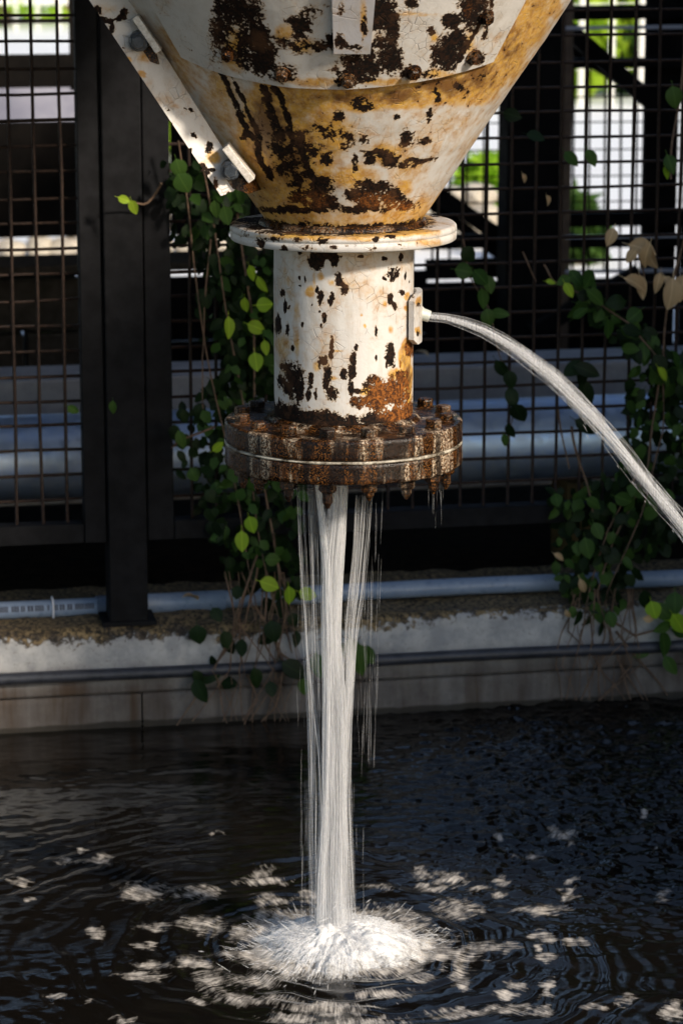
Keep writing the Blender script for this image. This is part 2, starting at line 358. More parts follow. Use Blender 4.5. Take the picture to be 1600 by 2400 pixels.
# ---- water surface with ripples round the falling stream
IMP = at_z(782, 2218)
def build_water():
    nx, ny = 440, 600
    xs = np.linspace(-1.25, 1.25, nx); ys = np.linspace(-1.5, 1.98, ny)
    X, Y = np.meshgrid(xs, ys, indexing='ij')
    dx, dy = X - IMP[0], Y - IMP[1]; r = np.hypot(dx, dy) + 1e-6; th = np.arctan2(dy, dx)
    lump = 1 + 0.6 * fbm(np.cos(th) * 1.7 + 5, np.sin(th) * 1.7, r * 3, 3)
    rw = r + 0.075 * fbm(X * 5, Y * 5, 0, 9, 3)
    h = 0.0036 * lump * np.cos(2 * math.pi * rw / 0.115) * np.exp(-r / 0.42) * sstep(0.05, 0.2, r)
    h += 0.0024 * lump * np.cos(2 * math.pi * rw / 0.052 + 1.1) * np.exp(-r / 0.5)
    h += (0.0032 + 0.003 * sstep(0.0, 0.5, X)) * fbm(X * 6, Y * 9, 0, 21, 3, 0.45) + (0.0008 + 0.014 * sstep(0.15, 0.8, Y + 0.5 * X) * sstep(-0.1, 0.5, X)) * fbm(X * 24, Y * 44, 0, 27, 3, 0.6)
    ed = np.minimum.reduce([X - xs[0], xs[-1] - X, Y - ys[0], ys[-1] - Y]); h *= sstep(0, 0.15, ed)
    V = np.stack([X, Y, h], -1).reshape(-1, 3)
    px, py = proj(np.stack([X, Y, X * 0], -1))
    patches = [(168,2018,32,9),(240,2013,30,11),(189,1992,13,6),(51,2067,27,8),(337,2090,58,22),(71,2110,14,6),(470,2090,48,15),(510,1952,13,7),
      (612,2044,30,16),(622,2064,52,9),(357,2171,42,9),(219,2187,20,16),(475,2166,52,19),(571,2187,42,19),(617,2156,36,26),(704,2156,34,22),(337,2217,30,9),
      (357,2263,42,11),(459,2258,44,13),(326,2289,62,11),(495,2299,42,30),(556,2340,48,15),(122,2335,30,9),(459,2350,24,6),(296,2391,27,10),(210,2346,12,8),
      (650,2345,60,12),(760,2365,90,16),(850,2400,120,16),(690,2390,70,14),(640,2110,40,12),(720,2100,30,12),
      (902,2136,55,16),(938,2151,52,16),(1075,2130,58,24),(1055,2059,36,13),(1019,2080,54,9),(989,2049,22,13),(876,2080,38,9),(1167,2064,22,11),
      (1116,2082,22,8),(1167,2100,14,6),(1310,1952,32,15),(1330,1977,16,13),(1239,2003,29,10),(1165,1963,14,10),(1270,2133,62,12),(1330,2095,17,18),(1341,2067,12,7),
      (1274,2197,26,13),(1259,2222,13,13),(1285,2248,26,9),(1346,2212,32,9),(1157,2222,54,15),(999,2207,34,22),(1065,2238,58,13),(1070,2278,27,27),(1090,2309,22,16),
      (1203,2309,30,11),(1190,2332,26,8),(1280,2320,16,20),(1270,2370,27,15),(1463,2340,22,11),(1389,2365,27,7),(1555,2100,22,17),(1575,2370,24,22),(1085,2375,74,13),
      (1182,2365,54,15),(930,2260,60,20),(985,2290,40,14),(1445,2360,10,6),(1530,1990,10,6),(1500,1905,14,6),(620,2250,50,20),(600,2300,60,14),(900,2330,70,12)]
    foam = np.full(X.shape, -0.6)  # one field for real foam and painted-on ripple highlights
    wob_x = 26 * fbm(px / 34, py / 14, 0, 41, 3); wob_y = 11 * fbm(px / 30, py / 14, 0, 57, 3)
    for (cx, cy, rx, ry) in patches:  # patches paint pale ripple highlights and foam flecks into the colour
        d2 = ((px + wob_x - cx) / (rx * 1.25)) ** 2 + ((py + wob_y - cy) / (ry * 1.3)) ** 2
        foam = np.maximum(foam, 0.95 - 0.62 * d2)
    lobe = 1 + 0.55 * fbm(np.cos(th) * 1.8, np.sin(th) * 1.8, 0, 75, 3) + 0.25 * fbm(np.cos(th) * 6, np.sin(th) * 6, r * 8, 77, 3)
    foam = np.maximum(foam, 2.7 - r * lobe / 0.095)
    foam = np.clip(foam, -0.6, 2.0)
    idx = np.arange(nx * ny).reshape(nx, ny)
    F = np.stack([idx[:-1, :-1], idx[1:, :-1], idx[1:, 1:], idx[:-1, 1:]], -1).reshape(-1, 4).tolist()
    V = V.tolist(); b = len(V); x0, x1, y0, y1 = xs[0], xs[-1], ys[0], ys[-1]
    V += [(-6, -9, 0), (6, -9, 0), (6, 3.4, 0), (-6, 3.4, 0)]
    c00, c10, c11, c01 = int(idx[0, 0]), int(idx[-1, 0]), int(idx[-1, -1]), int(idx[0, -1])
    F += [[b, b + 1] + idx[::-1, 0].tolist(), [b + 1, b + 2] + idx[-1, ::-1].tolist(), [b + 2, b + 3] + idx[:, -1].tolist(), [b + 3, b] + idx[0, :].tolist()]
    pad = lambda a, v: np.concatenate([a.ravel(), [v] * 4])
    o = build('water', V, F, M_WATER, None, True, {'foam': pad(foam, -0.6), 'ang': pad(th, 0), 'rad': pad(r, 3)})  # foam attribute also carries the painted ripple highlights
    tag(o, kind='structure')
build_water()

# ================================================================== CONCRETE POOL WALL
ZT = at_f(800, 1452, 0.0)[1]             # front top edge of the wall
ZS = at_f(800, 1600, 0.0)[1]             # casting joint
wall = thing('pool_wall', 'stained pale concrete pool wall along the waterline below the mesh fence', 'wall', FW(0, 0, -0.45))
def wall_course(prof, s0, s1, name, ns, damp_hi, damp_lo):
    prof = np.array(prof); S = np.linspace(s0, s1, ns)
    Sg, O = np.meshgrid(S, prof[:, 0], indexing='ij'); Z = np.broadcast_to(prof[:, 1], Sg.shape)
    e = sstep(ZT - 0.05, ZT, Z)
    dz = e * 0.012 * fbm(Sg * 14, O * 14, 0, 5); do = -0.004 * fbm(Sg * 9, Z * 12, 0, 8) + e * 0.006 * fbm(Sg * 22, Z * 20, 0, 13)
    V = (F0 + Sg[..., None] * U + (O + do)[..., None] * N + (Z + dz)[..., None] * np.array([0, 0, 1.0])).reshape(-1, 3)
    dirt = np.clip((Z - (ZT - 0.060)) / 0.06 * 0.75 + 0.25 * fbm(Sg * 3, 0 * Z, 0, 66, 3) + (O > 0.03) * 0.8, 0, 1.6); damp = 1 - sstep(damp_lo, damp_hi, Z)
    n = len(prof); F = []
    for i in range(ns - 1):
        for j in range(n - 1): F.append((i * n + j, (i + 1) * n + j, (i + 1) * n + j + 1, i * n + j + 1))
    return build(name, V, F, M_CONC, wall, True, {'dirt': dirt, 'damp': damp, 'tide': 1 - sstep(0.004, 0.03, Z)})
zz = list(np.linspace(ZS + 0.003, ZT - 0.012, 22))
up = [(0.30, ZS + 0.003)] + [(0.0, z) for z in zz] + [(0.004, ZT - 0.006), (0.013, ZT), (0.03, ZT + 0.004)] + [(o, ZT + 0.004) for o in np.linspace(0.05, 0.46, 14)]
wall_course(up, -3.0, 3.2, 'upper_course', 420, 0.20, 0.10)
sj = at_f(334, 1640, 0)[0]
for (a, b, nn) in ((-3.0, sj - 0.002, 120), (sj + 0.002, 3.2, 220)):
    lo = [(0.004, -0.45)] + [(0.004, z) for z in np.linspace(-0.05, ZS - 0.006, 12)] + [(0.009, ZS - 0.002), (0.30, ZS - 0.002)]
    wall_course(lo, a, b, 'lower_course', nn, 0.30, 0.10)

# conduit clipped along the wall face, dark
m = MB(); pts = []
for s in np.linspace(-2.6, 2.8, 60):
    pts.append(FW(s, -0.016, at_f(800, 1553, -0.016)[1] + 0.002 * math.sin(s * 5)))
t = tag(m.tube(pts, 0.0155, 10).build('wall_conduit', M_COND, None, True), 'dark grey conduit running along the face of the concrete pool wall', 'conduit')

# pale blue-grey pvc pipe lying on the ledge behind the fence
zp = at_f(1100, 1377, 0.16)[1]
root = thing('pvc_pipe', 'slim pale blue plastic pipe lying along the ledge behind the mesh fence', 'pipe', FW(0, 0.16, zp))
m = MB(); m.tube([FW(s, 0.16, zp + 0.004 * math.sin(s * 3 + .5)) for s in np.linspace(-2.6, 3, 50)], 0.0235, 14).build('barrel', M_PVC, root, True)
sc_ = at_f(225, 1400, .16)[0]
m = MB(); m.tube([FW(sc_ - 0.0, 0.16, zp - .003), FW(sc_ + 0.34, 0.16, zp - .003)], 0.0268, 14).build('coupling', M_PVC, root, True)
for (x0, x1) in ((-40, 20), (27, 46), (49, 60), (65, 80), (82, 104), (111, 117), (128, 137), (140, 153), (158, 171), (176, 198), (199, 222)):   # faint illegible print
    m = MB(); y0 = 1406 - 0.03 * x0
    a, b = at_f(x0, 1400, 0.135)[0], at_f(x1, 1400, 0.135)[0]
    nseg = max(2, int((b - a) / 0.006))
    for q in range(nseg):
        c0 = a + (b - a) * q / nseg; c1 = c0 + (b - a) / nseg * 0.8
        ring = lambda s, an: FW(s, 0.16 - 0.0241 * math.cos(an), zp + 0.004 * math.sin(s * 3 + .5) + 0.0241 * math.sin(an))
        m.add([ring(c0, 0.02), ring(c1, 0.02), ring(c1, 0.34), ring(c0, 0.34), ring(c0, 0.66), ring(c1, 0.66)], [(0, 1, 2, 3), (3, 2, 5, 4)])
    m.build('print_mark', M_INK, root)
st = at_f(122, 1400, .16)[0]
m = MB(); m.tube([FW(st + 0.001, 0.16 - 0.0262 * math.cos(a), zp + 0.0262 * math.sin(a)) for a in np.linspace(-0.5, 2.4, 12)] , 0.0028, 6)
m.tube([FW(st, 0.137, zp - 0.012), FW(st + .002, 0.130, zp - 0.03), FW(st + .002, 0.126, zp - .047)], [0.003, 0.0025, 0.004], 6)
m.build('cable_tie', M_TIE, root, True)

# ================================================================== MESH FENCE
ZR0, ZR1 = at_f(900, 1240, 0.06)[1], at_f(900, 1196, 0.06)[1]      # bottom rail
fence = thing('mesh_fence', 'dark rusty welded mesh fence with steel posts standing on the pool wall', 'fence', FW(0, 0.06, ZT))
FO = 0.07
pitch = 0.0645
ZTOP = 2.35
def post(x0, x1, name='post', zb=ZT + 0.004, d0=0.03, d1=0.13, mat=M_POST):
    a, b = at_f(x0, 1300, d0)[0], at_f(x1, 1300, d0)[0]
    return bevel(MB().fbox(a, b, d0, d1, zb, ZTOP).build(name, mat, fence), 0.004)
post(256, 346)
sl0, sl1 = at_f(256, 1300, 0.03)[0], at_f(346, 1300, 0.03)[0]
# base plate with two bolts under the post
bp = MB().fbox(sl0 - 0.02, sl1 + 0.02, 0.02, 0.15, ZT + 0.004, ZT + 0.016).build('base_plate', M_POST, fence)
# panel stiles either side of the post
lx = at_f(190, 900, FO)[0]; rx = at_f(398, 700, FO)[0]
bevel(MB().fbox(lx, sl0 - 0.004, FO - 0.028, FO + 0.03, ZR0, ZTOP).build('stile', M_POST, fence), 0.003)
bevel(MB().fbox(sl1 + 0.004, rx, FO - 0.028, FO + 0.03, ZR0, ZTOP).build('stile', M_POST, fence), 0.003)
for (a, b) in ((-2.4, lx - 0.002), (rx + 0.002, 2.6)):
    bevel(MB().fbox(a, b, FO - 0.026, FO + 0.03, ZR0, ZR1).build('bottom_rail', M_POST, fence), 0.003)
    MB().fbox(a, b, FO - 0.026, FO + 0.03, ZTOP - 0.06, ZTOP).build('top_rail', M_POST, fence)
s_ref_l = at_f(19, 300, FO)[0]; s_ref_r = at_f(1366, 600, FO)[0]
zh_ref = at_f(1200, 1016, FO + 0.008)[1]
def wires(a, b, sref):
    k0, k1 = math.ceil((a - sref) / pitch), math.floor((b - sref) / pitch)
    for k in range(k0, k1 + 1):
        s = sref + k * pitch
        j = [0.0026 * random.uniform(-1, 1) for _ in range(7)]
        MB().tube([FW(s + j[q], FO, z) for q, z in enumerate(np.linspace(ZR1 - 0.01, ZTOP - 0.05, 7))], 0.0043, 6).build('wire', M_WIRE, fence, True)
    z = zh_ref + math.ceil((ZR1 + 0.02 - zh_ref) / pitch) * pitch
    while z < ZTOP - 0.07:
        j = [0.0028 * random.uniform(-1, 1) for _ in range(7)]
        MB().tube([FW(s, FO + 0.008, z + j[q]) for q, s in enumerate(np.linspace(a, b, 7))], 0.0043, 6).build('wire', M_WIRE, fence, True)
        z += pitch
wires(-1.5, lx, s_ref_l); wires(rx, 1.75, s_ref_r)

# ================================================================== THE DARK SHED BEHIND
BO = 3.2                                  # back frame behind the fence line
shed = thing('open_shed', 'dark open steel shed with braces and cladding behind the mesh fence', 'shed', FW(0, BO, ZG))
def rect(x0, x1, y0, y1, off):
    s0, s1 = at_f(x0, (y0 + y1) / 2, off)[0], at_f(x1, (y0 + y1) / 2, off)[0]
    xm = (x0 + x1) / 2; return s0, s1, at_f(xm, y1, off)[1], at_f(xm, y0, off)[1]
def boards(x0, x1, y0, y1, off=BO, zt=None, zb=None, wd=0.28, mat=None, vert=True):
    s0, s1, z0, z1 = rect(x0, x1, y0, y1, off)
    if zt: z1 = zt
    if zb is not None: z0 = zb
    n = max(1, round(((s1 - s0) if vert else (z1 - z0)) / wd))
    for k in range(n):
        j = random.uniform(0, 0.008)
        if vert: a, b = s0 + (s1 - s0) * k / n, s0 + (s1 - s0) * (k + 1) / n - 0.005; q = (a, b, off + j, off + 0.03 + j, z0, z1)
        else: a, b = z0 + (z1 - z0) * k / n, z0 + (z1 - z0) * (k + 1) / n - 0.005; q = (s0, s1, off + j, off + 0.03 + j, a, b)
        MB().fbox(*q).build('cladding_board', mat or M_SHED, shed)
ZRF = 2.62
boards(192, 400, 0, 640, zt=ZRF); boards(165, 192, 0, 212, zt=ZRF)                         # left of the hopper
boards(400, 1000, 0, 545, zt=ZRF)                        # behind the hopper
boards(-900, 165, 130, 212, vert=False); boards(-900, 192, 291, 566, vert=False)                  # left infill between the two slots
boards(-900, 165, 45, 60, vert=False, off=BO - 0.04)
boards(-900, 165, -400, -8, vert=False, zt=ZRF)
boards(400, 1000, 640, 905, vert=False, zb=ZG)
boards(1000, 1165, -300, 225, zt=1.75)
boards(1000, 1500, 655, 900, zb=ZG, vert=False); boards(1000, 1165, 605, 654, vert=False); boards(1593, 1699, 520, 900, zb=ZG); boards(1593, 1699, -300, 225, zt=1.75)
boards(1510, 1592, -300, 900, zt=1.78, zb=ZG)
boards(1700, 3000, -300, 900, zt=1.75, zb=ZG)
def member(pa, pb, wd, off, name='brace', mat=None, dp=0.05):
    A, B = at_fw(*pa, off), at_fw(*pb, off); t = (B - A) / np.linalg.norm(B - A); q = np.cross(t, N); h = q * wd / 2
    MB().box8([A - h, A + h, A + h + N * dp, A - h + N * dp, B - h, B + h, B + h + N * dp, B - h + N * dp]).build(name, mat or M_SHED, shed)
s0, s1, _, _ = rect(1172, 1326, 0, 900, BO - 0.25)
bevel(MB().fbox(s0, s1 - 0.045, BO - 0.35, BO - 0.2, ZG, ZRF).build('column', M_SHED, shed), 0.006)
bevel(MB().fbox(s1 - 0.043, s1 - 0.012, BO - 0.36, BO - 0.2, ZG, ZRF).build('column_lit_edge', M_EDGE, shed), 0.003)  # lit edge of the dark column, painted as a paler strip
member((985, 425), (1180, 560), 0.055, BO - 0.1); member((1000, 470), (1175, 600), 0.04, BO + 0.2)
member((1300, 40), (1540, 250), 0.06, BO - 0.1); member((1330, 110), (1480, 205), 0.035, BO + 0.1)
member((1310, 150), (1620, 146), 0.034, BO - 0.05, 'girt'); member((1310, 32), (1620, 26), 0.05, BO - 0.05, 'girt')
member((1320, 517), (1620, 512), 0.05, BO - 0.05, 'girt'); member((1320, 570), (1620, 566), 0.038, BO - 0.05, 'girt')
member((1250, 780), (1500, 640), 0.05, BO - 0.6)
member((985, 570), (1175, 565), 0.05, BO - 0.05, 'girt')
for (y, mt) in ((556, M_GREYB), (637, M_GREYB), (66, M_GREYB)):
    member((1325, y), (1600, y - 3), 0.012, BO - 0.45, 'tie_rod', mt, 0.012)
MB().fbox(-5, 0.15, 0.35, BO + 0.25, ZRF + 0.005, ZRF + 0.05).build('unseen_roof', M_SHED, shed)
MB().fbox(-0.945, -0.1, -0.7, 0.345, ZRF + 0.005, ZRF + 0.05).build('unseen_roof', M_SHED, shed)  # unseen overhang added so the water mirrors dark instead of sky
MB().fbox(-5, -0.95, -3.2, 0.345, ZRF + 0.005, ZRF + 0.05).build('unseen_roof', M_SHED, shed)  # second added overhang, out of view, darkening the left water and wall
MB().fbox(1.95, 2.0, -3.45, BO + 0.1, -0.4, ZRF + 0.6).build('unseen_side_wall', M_SHED, shed)  # out-of-view wall added to keep the sun off the fence side
MB().fbox(-3.05, -3.0, 0.2, BO + 0.1, ZG, ZRF).build('unseen_side_wall', M_SHED, shed)

# far mesh in the right-hand opening
inner = thing('inner_mesh_panel', 'finer dark mesh panel in the bright opening at the back of the shed', 'mesh panel', at_fw(1420, 560, BO - 0.3))
for x in np.arange(1338, 1640, 37):
    a, b = at_fw(x + 6, 120, BO + 0.35), at_fw(x + 2, 640, BO + 0.35); MB().tube([a, (a + b) / 2, b], 0.0055, 5).build('bar', M_SHED, inner)
for x in np.arange(1010, 1168, 40):
    a, b = at_fw(x + 4, 215, BO + 0.35), at_fw(x + 2, 640, BO + 0.35); MB().tube([a, (a + b) / 2, b], 0.0055, 5).build('bar', M_SHED, inner)
for y in (225, 284, 348, 410, 470):
    a, b = at_fw(985, y + 6, BO + 0.36), at_fw(1640, y, BO + 0.36); MB().tube([a, (a + b) / 2, b], 0.003, 5).build('bar', M_SHED, inner)

# low block wall inside the shed, left
bw = thing('block_wall', 'low dim brown block wall inside the shed behind the left mesh', 'wall', FW(-2, 2.6, ZG))
s0, s1, z0, z1 = rect(-900, 398, 648, 905, 2.6)
bl = 0.39; row = 0; z = ZG + 0.004
while z < z1 - 0.05:
    hgt = min(0.19, z1 - z); s = s0 + (0.2 if row % 2 else 0) - 0.4
    while s < s1:
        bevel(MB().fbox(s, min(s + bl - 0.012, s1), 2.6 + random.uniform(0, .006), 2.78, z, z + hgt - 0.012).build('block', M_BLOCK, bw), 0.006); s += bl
    z += hgt; row += 1
for k in range(3):
    bevel(MB().fbox(s0 + 0.9 * k, s0 + 0.9 * k + 0.89, 2.55, 2.84, z1 + 0.002, z1 + 0.03).build('coping', M_BLOCK, bw), 0.005)

# pale beam behind the big pipe
s0, s1, z0, z1 = rect(960, 1640, 852, 945, 1.05)
o = bevel(MB().fbox(s0 - 2.3, s1 + 0.5, 1.05, 1.3, z0 - 0.25, z1).build('concrete_plinth', M_LEDGE), 0.008)
tag(o, 'long pale concrete plinth behind the large blue pipe', 'plinth')
# big pale blue pipe
zc = at_f(1200, 1030, 0.62)[1]; rad = 0.118
root = thing('large_pipe', 'large pale blue horizontal pipe behind the mesh fence', 'pipe', FW(0, 0.62, ZG))
MB().tube([FW(s, 0.62, zc) for s in (-2.9, 1.9)], rad, 40).build('barrel', M_BIGP, root, True)
for x in (560, ): pass
for s in (at_f(1338, 1160, 0.62)[0], at_f(300, 1180, .62)[0]):
    bevel(MB().fbox(s - 0.035, s + 0.035, 0.53, 0.71, ZG, zc - rad + 0.004).build('support_block', mat_simple('support_tan', (0.10, 0.07, 0.03), (0.18, 0.12, 0.05), 30, 0.8, spec=.1), root), 0.004)
for s in (at_f(640, 1000, .62)[0],):
    MB().tube([FW(s - 0.05, 0.62, zc), FW(s + 0.05, 0.62, zc)], rad + 0.014, 40).build('coupling', M_BIGP, root, True)

# grey barrier standing in the yard behind the left slot
s0, s1, z0, z1 = rect(-400, 320, 195, 300, 6.3)
bar_ = thing('yard_barrier', 'grey horizontal barrier beam seen through the slot at the upper left', 'barrier', FW((s0 + s1) / 2, 6.3, ZG))
bevel(MB().fbox(s0, s1, 6.3, 6.42, z0, z1).build('beam', mat_simple('grey_barrier_paint', (0.24, 0.235, 0.29), (0.32, 0.31, 0.36), 5, 0.7, 0.05), bar_), .006)
for q in (s0 + .1, s1 - .12): bevel(MB().fbox(q, q + .1, 6.43, 6.53, ZG, z1 - .02).build('leg', M_POST, bar_), .004)

# rubble edging in the sun beyond the shed
def stone_mesh(i):
    bm = bmesh.new(); bmesh.ops.create_icosphere(bm, subdivisions=2, radius=1)
    for v in bm.verts:
        q = v.co.copy(); k = 1 + 0.28 * float(fbm(q.x * 1.3 + i * 7, q.y * 1.3, q.z * 1.3, i)); v.co = Vector((max(-.8, min(.8, q.x)), max(-.8, min(.8, q.y)), max(-.75, min(.7, q.z)))) * k
    me = bpy.data.meshes.new('stone'); bm.to_mesh(me); bm.free(); me.materials.append(M_STONE); return me
SM = [stone_mesh(i) for i in range(5)]
edg = thing('rubble_edging', 'row of pale sunlit rubble stones beyond the dark shed', 'stone edging', FW(0, 7.3, ZG))
for rowz in range(3):
    s = -2.0 + 0.05 * rowz
    while s < 2.6:
        wd = random.uniform(0.09, 0.19)
        put('stone', random.choice(SM), edg, Matrix.Translation(Vector(FW(s, 7.3 + 0.06 * rowz, ZG + 0.05 + 0.105 * rowz))) @ Matrix.Rotation(random.uniform(0, 6.28), 4, 'Z') @ Matrix.Diagonal((wd / 1.5, wd / 1.7, random.uniform(0.055, 0.085), 1)))
        s += wd * 0.98

# shrubs and white pickets across the yard
def shrub(s, off, wd, ht, n, label, mats, seed):
    rg = np.random.default_rng(seed); c = FW(s, off, ZG)
    r_ = thing('shrub', label, 'shrub', c, 'shrubs across the yard')
    m = MB()
    for k in range(5):
        e = c + np.array([rg.uniform(-.6, .6) * wd, rg.uniform(-.3, .3) * wd, ht * rg.uniform(.6, .95)]); m.tube([c + (e - c) * t + np.array([0.05 * math.sin(3 * t + k), 0, 0]) for t in (0, .4, .7, 1)], [.035, .025, .015, .006], 5)
    m.build('stem', M_STEM, r_)
    V = []; F = []
    cl = rg.normal(0, 1, (16, 3)); cl /= np.linalg.norm(cl, axis=1)[:, None]; cl *= rg.uniform(.3, .95, (16, 1))
    for k in range(n):
        q = cl[rg.integers(16)] + rg.normal(0, .22, 3)
        P = c + np.array([q[0] * wd, q[1] * wd * .8, ht * .52 + q[2] * ht * .5])
        if P[2] < ZG + .02: continue
        a = rg.normal(0, 1, 3); a /= np.linalg.norm(a); b_ = np.cross(a, rg.normal(0, 1, 3)); b_ /= np.linalg.norm(b_); L = rg.uniform(.06, .13)
        i = len(V); V += [P - a * L, P + b_ * L * .45, P + a * L, P - b_ * L * .45]; F.append((i, i + 1, i + 2, i + 3))
    build('foliage', V, F, mats, r_)
for i, (x, off, wd, ht, lab, mt) in enumerate([
    (20, 28, 1.1, 2.0, 'bright green shrub across the yard at the far left of the opening', M_LEAFB), (150, 28.6, 1.1, 1.8, 'lighter shrub across the yard beside the leftmost one', M_LEAFB),
    (470, 12.5, .6, .8, 'low pale green shrub seen through the vine left of the flange', M_LEAFB),
    (1090, 16.5, .7, 1.2, 'green shrub across the yard just right of the hopper', M_LEAFB), (1120, 8.2, .14, .32, 'small bright shrub close behind the shed right of the hopper', M_LEAFB),
    (1350, 16.6, .75, 1.5, 'leafy shrub across the yard in the left of the right opening', M_LEAFB), (1445, 17.6, .8, 1.7, 'taller shrub across the yard in the middle of the right opening', M_LEAFB),
    (1530, 16.8, .7, 1.4, 'shrub across the yard behind the right mesh edge', M_LEAFM), (1350, 6.6, .12, .3, 'small green plant among the stones in the right opening', M_LEAFM),
    (1610, 17, .7, 1.5, 'shrub across the yard at the far right edge', M_LEAFM)]):
    shrub(at_f(x, 400, off)[0], off, wd, ht, 2600 if off > 12 else 700, lab, mt, 100 + i)
for (xa, xb, off, ht, lab) in ((-60, 240, 27, 1.1, 'white picket fence across the yard seen in the left opening'), (1000, 1640, 15.6, .95, 'white picket fence across the yard seen in the right openings')):
    pk = thing('picket_fence', lab, 'fence', FW(at_f((xa + xb) / 2, 300, off)[0], off, ZG))
    sa, sb = at_f(xa, 300, off)[0], at_f(xb, 300, off)[0]
    for s in np.arange(sa, sb, 0.25):
        MB().fbox(s, s + 0.04, off, off + 0.02, ZG, ZG + ht).build('picket', M_PICK, pk)
    for zr in (0.3, ht - 0.2): MB().fbox(sa, sb, off + 0.022, off + 0.06, ZG + zr, ZG + zr + 0.06).build('rail', M_PICK, pk)

# ================================================================== THE HOPPER
hop = thing('water_hopper', 'rusty white steel hopper with flaking paint pouring water into the pool', 'hopper', (0, 0, 1.0))
def fields(V, nrm, patches, stains, streaks=(), reds=(), chip0=-0.35, rust0=0.0, sd=0, kfb=0.32):
    """wear fields on mesh points; patches etc. are measured spots (x, y, rx, ry, strength) on the visible side"""
    V = np.asarray(V); px, py = proj(V); d = V - CAM; face = (np.einsum('ij,ij->i', d, nrm) < 0)
    fb = fbm(V[:, 0] * 22, V[:, 1] * 22, V[:, 2] * 15, sd, 4); fb2 = fbm(V[:, 0] * 9, V[:, 1] * 9, V[:, 2] * 7, sd + 5, 3)
    wx = 5 * fbm(V[:, 0] * 40, V[:, 1] * 40, V[:, 2] * 40, sd + 9, 3); wy = 6 * fbm(V[:, 0] * 40, V[:, 1] * 40, V[:, 2] * 30, sd + 19, 3)
    chip = chip0 + kfb * fb + 0.25 * fb2; rust = rust0 + 0.2 * fb2; red = np.full(len(V), -0.5)
    def blob(lst, tgt, kk):
        for (x, y, rx, ry, st) in lst:
            v = st * (1.0 - kk * (((px + wx - x) / rx) ** 2 + ((py + wy - y) / ry) ** 2))
            v = np.where(face, v, -9); np.maximum(tgt, v + 0.12 * fb, out=tgt)
    blob(patches, chip, 0.5); blob(stains, rust, 0.6); blob(reds, red, 0.6)
    for (pts, wd, st) in streaks:
        best = np.full(len(V), 1e9)
        for (x0, y0), (x1, y1) in zip(pts[:-1], pts[1:]):
            t = np.clip(((px - x0) * (x1 - x0) + (py - y0) * (y1 - y0)) / ((x1 - x0) ** 2 + (y1 - y0) ** 2), 0, 1)
            best = np.minimum(best, np.hypot(px + wx * 1.2 - x0 - t * (x1 - x0), py + wy * 0.6 - y0 - t * (y1 - y0)))
        v = np.where(face, st * (1 - 0.5 * (best / wd) ** 2), -9); np.maximum(chip, v + 0.15 * fb, out=chip)
    return {'chip': np.clip(chip, -0.6, 1.2), 'rust': np.clip(rust, -0.3, 1.5), 'red': np.clip(red, -0.6, 1.2)}
def lathe(name, prof, nseg, mat, parent, th0=0.0, th1=2 * math.pi, sub=0.006, wear=None, smooth=True, disp=0.0, sd=0):
    """revolve (r, z) about the hopper axis; angle 0 faces the camera"""
    P = [np.array(prof[0], float)]; seg = []
    for a, b in zip(prof[:-1], prof[1:]):
        a, b = np.array(a, float), np.array(b, float); n = max(1, int(np.linalg.norm(b - a) / sub))
        for k in range(1, n + 1): P.append(a + (b - a) * k / n)
    P = np.array(P); tg = np.gradient(P, axis=0); nr = np.stack([-tg[:, 1], tg[:, 0]], -1); nr /= (np.linalg.norm(nr, axis=1)[:, None] + 1e-12)
    full = abs(th1 - th0 - 2 * math.pi) < 1e-6
    T = np.linspace(th0, th1, nseg, endpoint=not full)
    TT, RR = np.meshgrid(T, P[:, 0], indexing='ij'); ZZ = np.broadcast_to(P[:, 1], TT.shape)
    NR = np.broadcast_to(nr[:, 0], TT.shape); NZ = np.broadcast_to(nr[:, 1], TT.shape)
    V = np.stack([RR * np.sin(TT), -RR * np.cos(TT), ZZ], -1).reshape(-1, 3); NN = np.stack([NR * np.sin(TT), -NR * np.cos(TT), NZ], -1).reshape(-1, 3)
    if disp: V = V + NN * (disp * fbm(V[:, 0] * 18, V[:, 1] * 18, V[:, 2] * 18, sd + 3, 4))[:, None]
    m_ = len(P); F = []
    for i in range(nseg if full else nseg - 1):
        j = (i + 1) % nseg
        for k in range(m_ - 1): F.append((i * m_ + k, i * m_ + k + 1, j * m_ + k + 1, j * m_ + k))
    at = wear(V, NN) if wear else None
    return build(name, V, F, mat, parent, smooth, at)
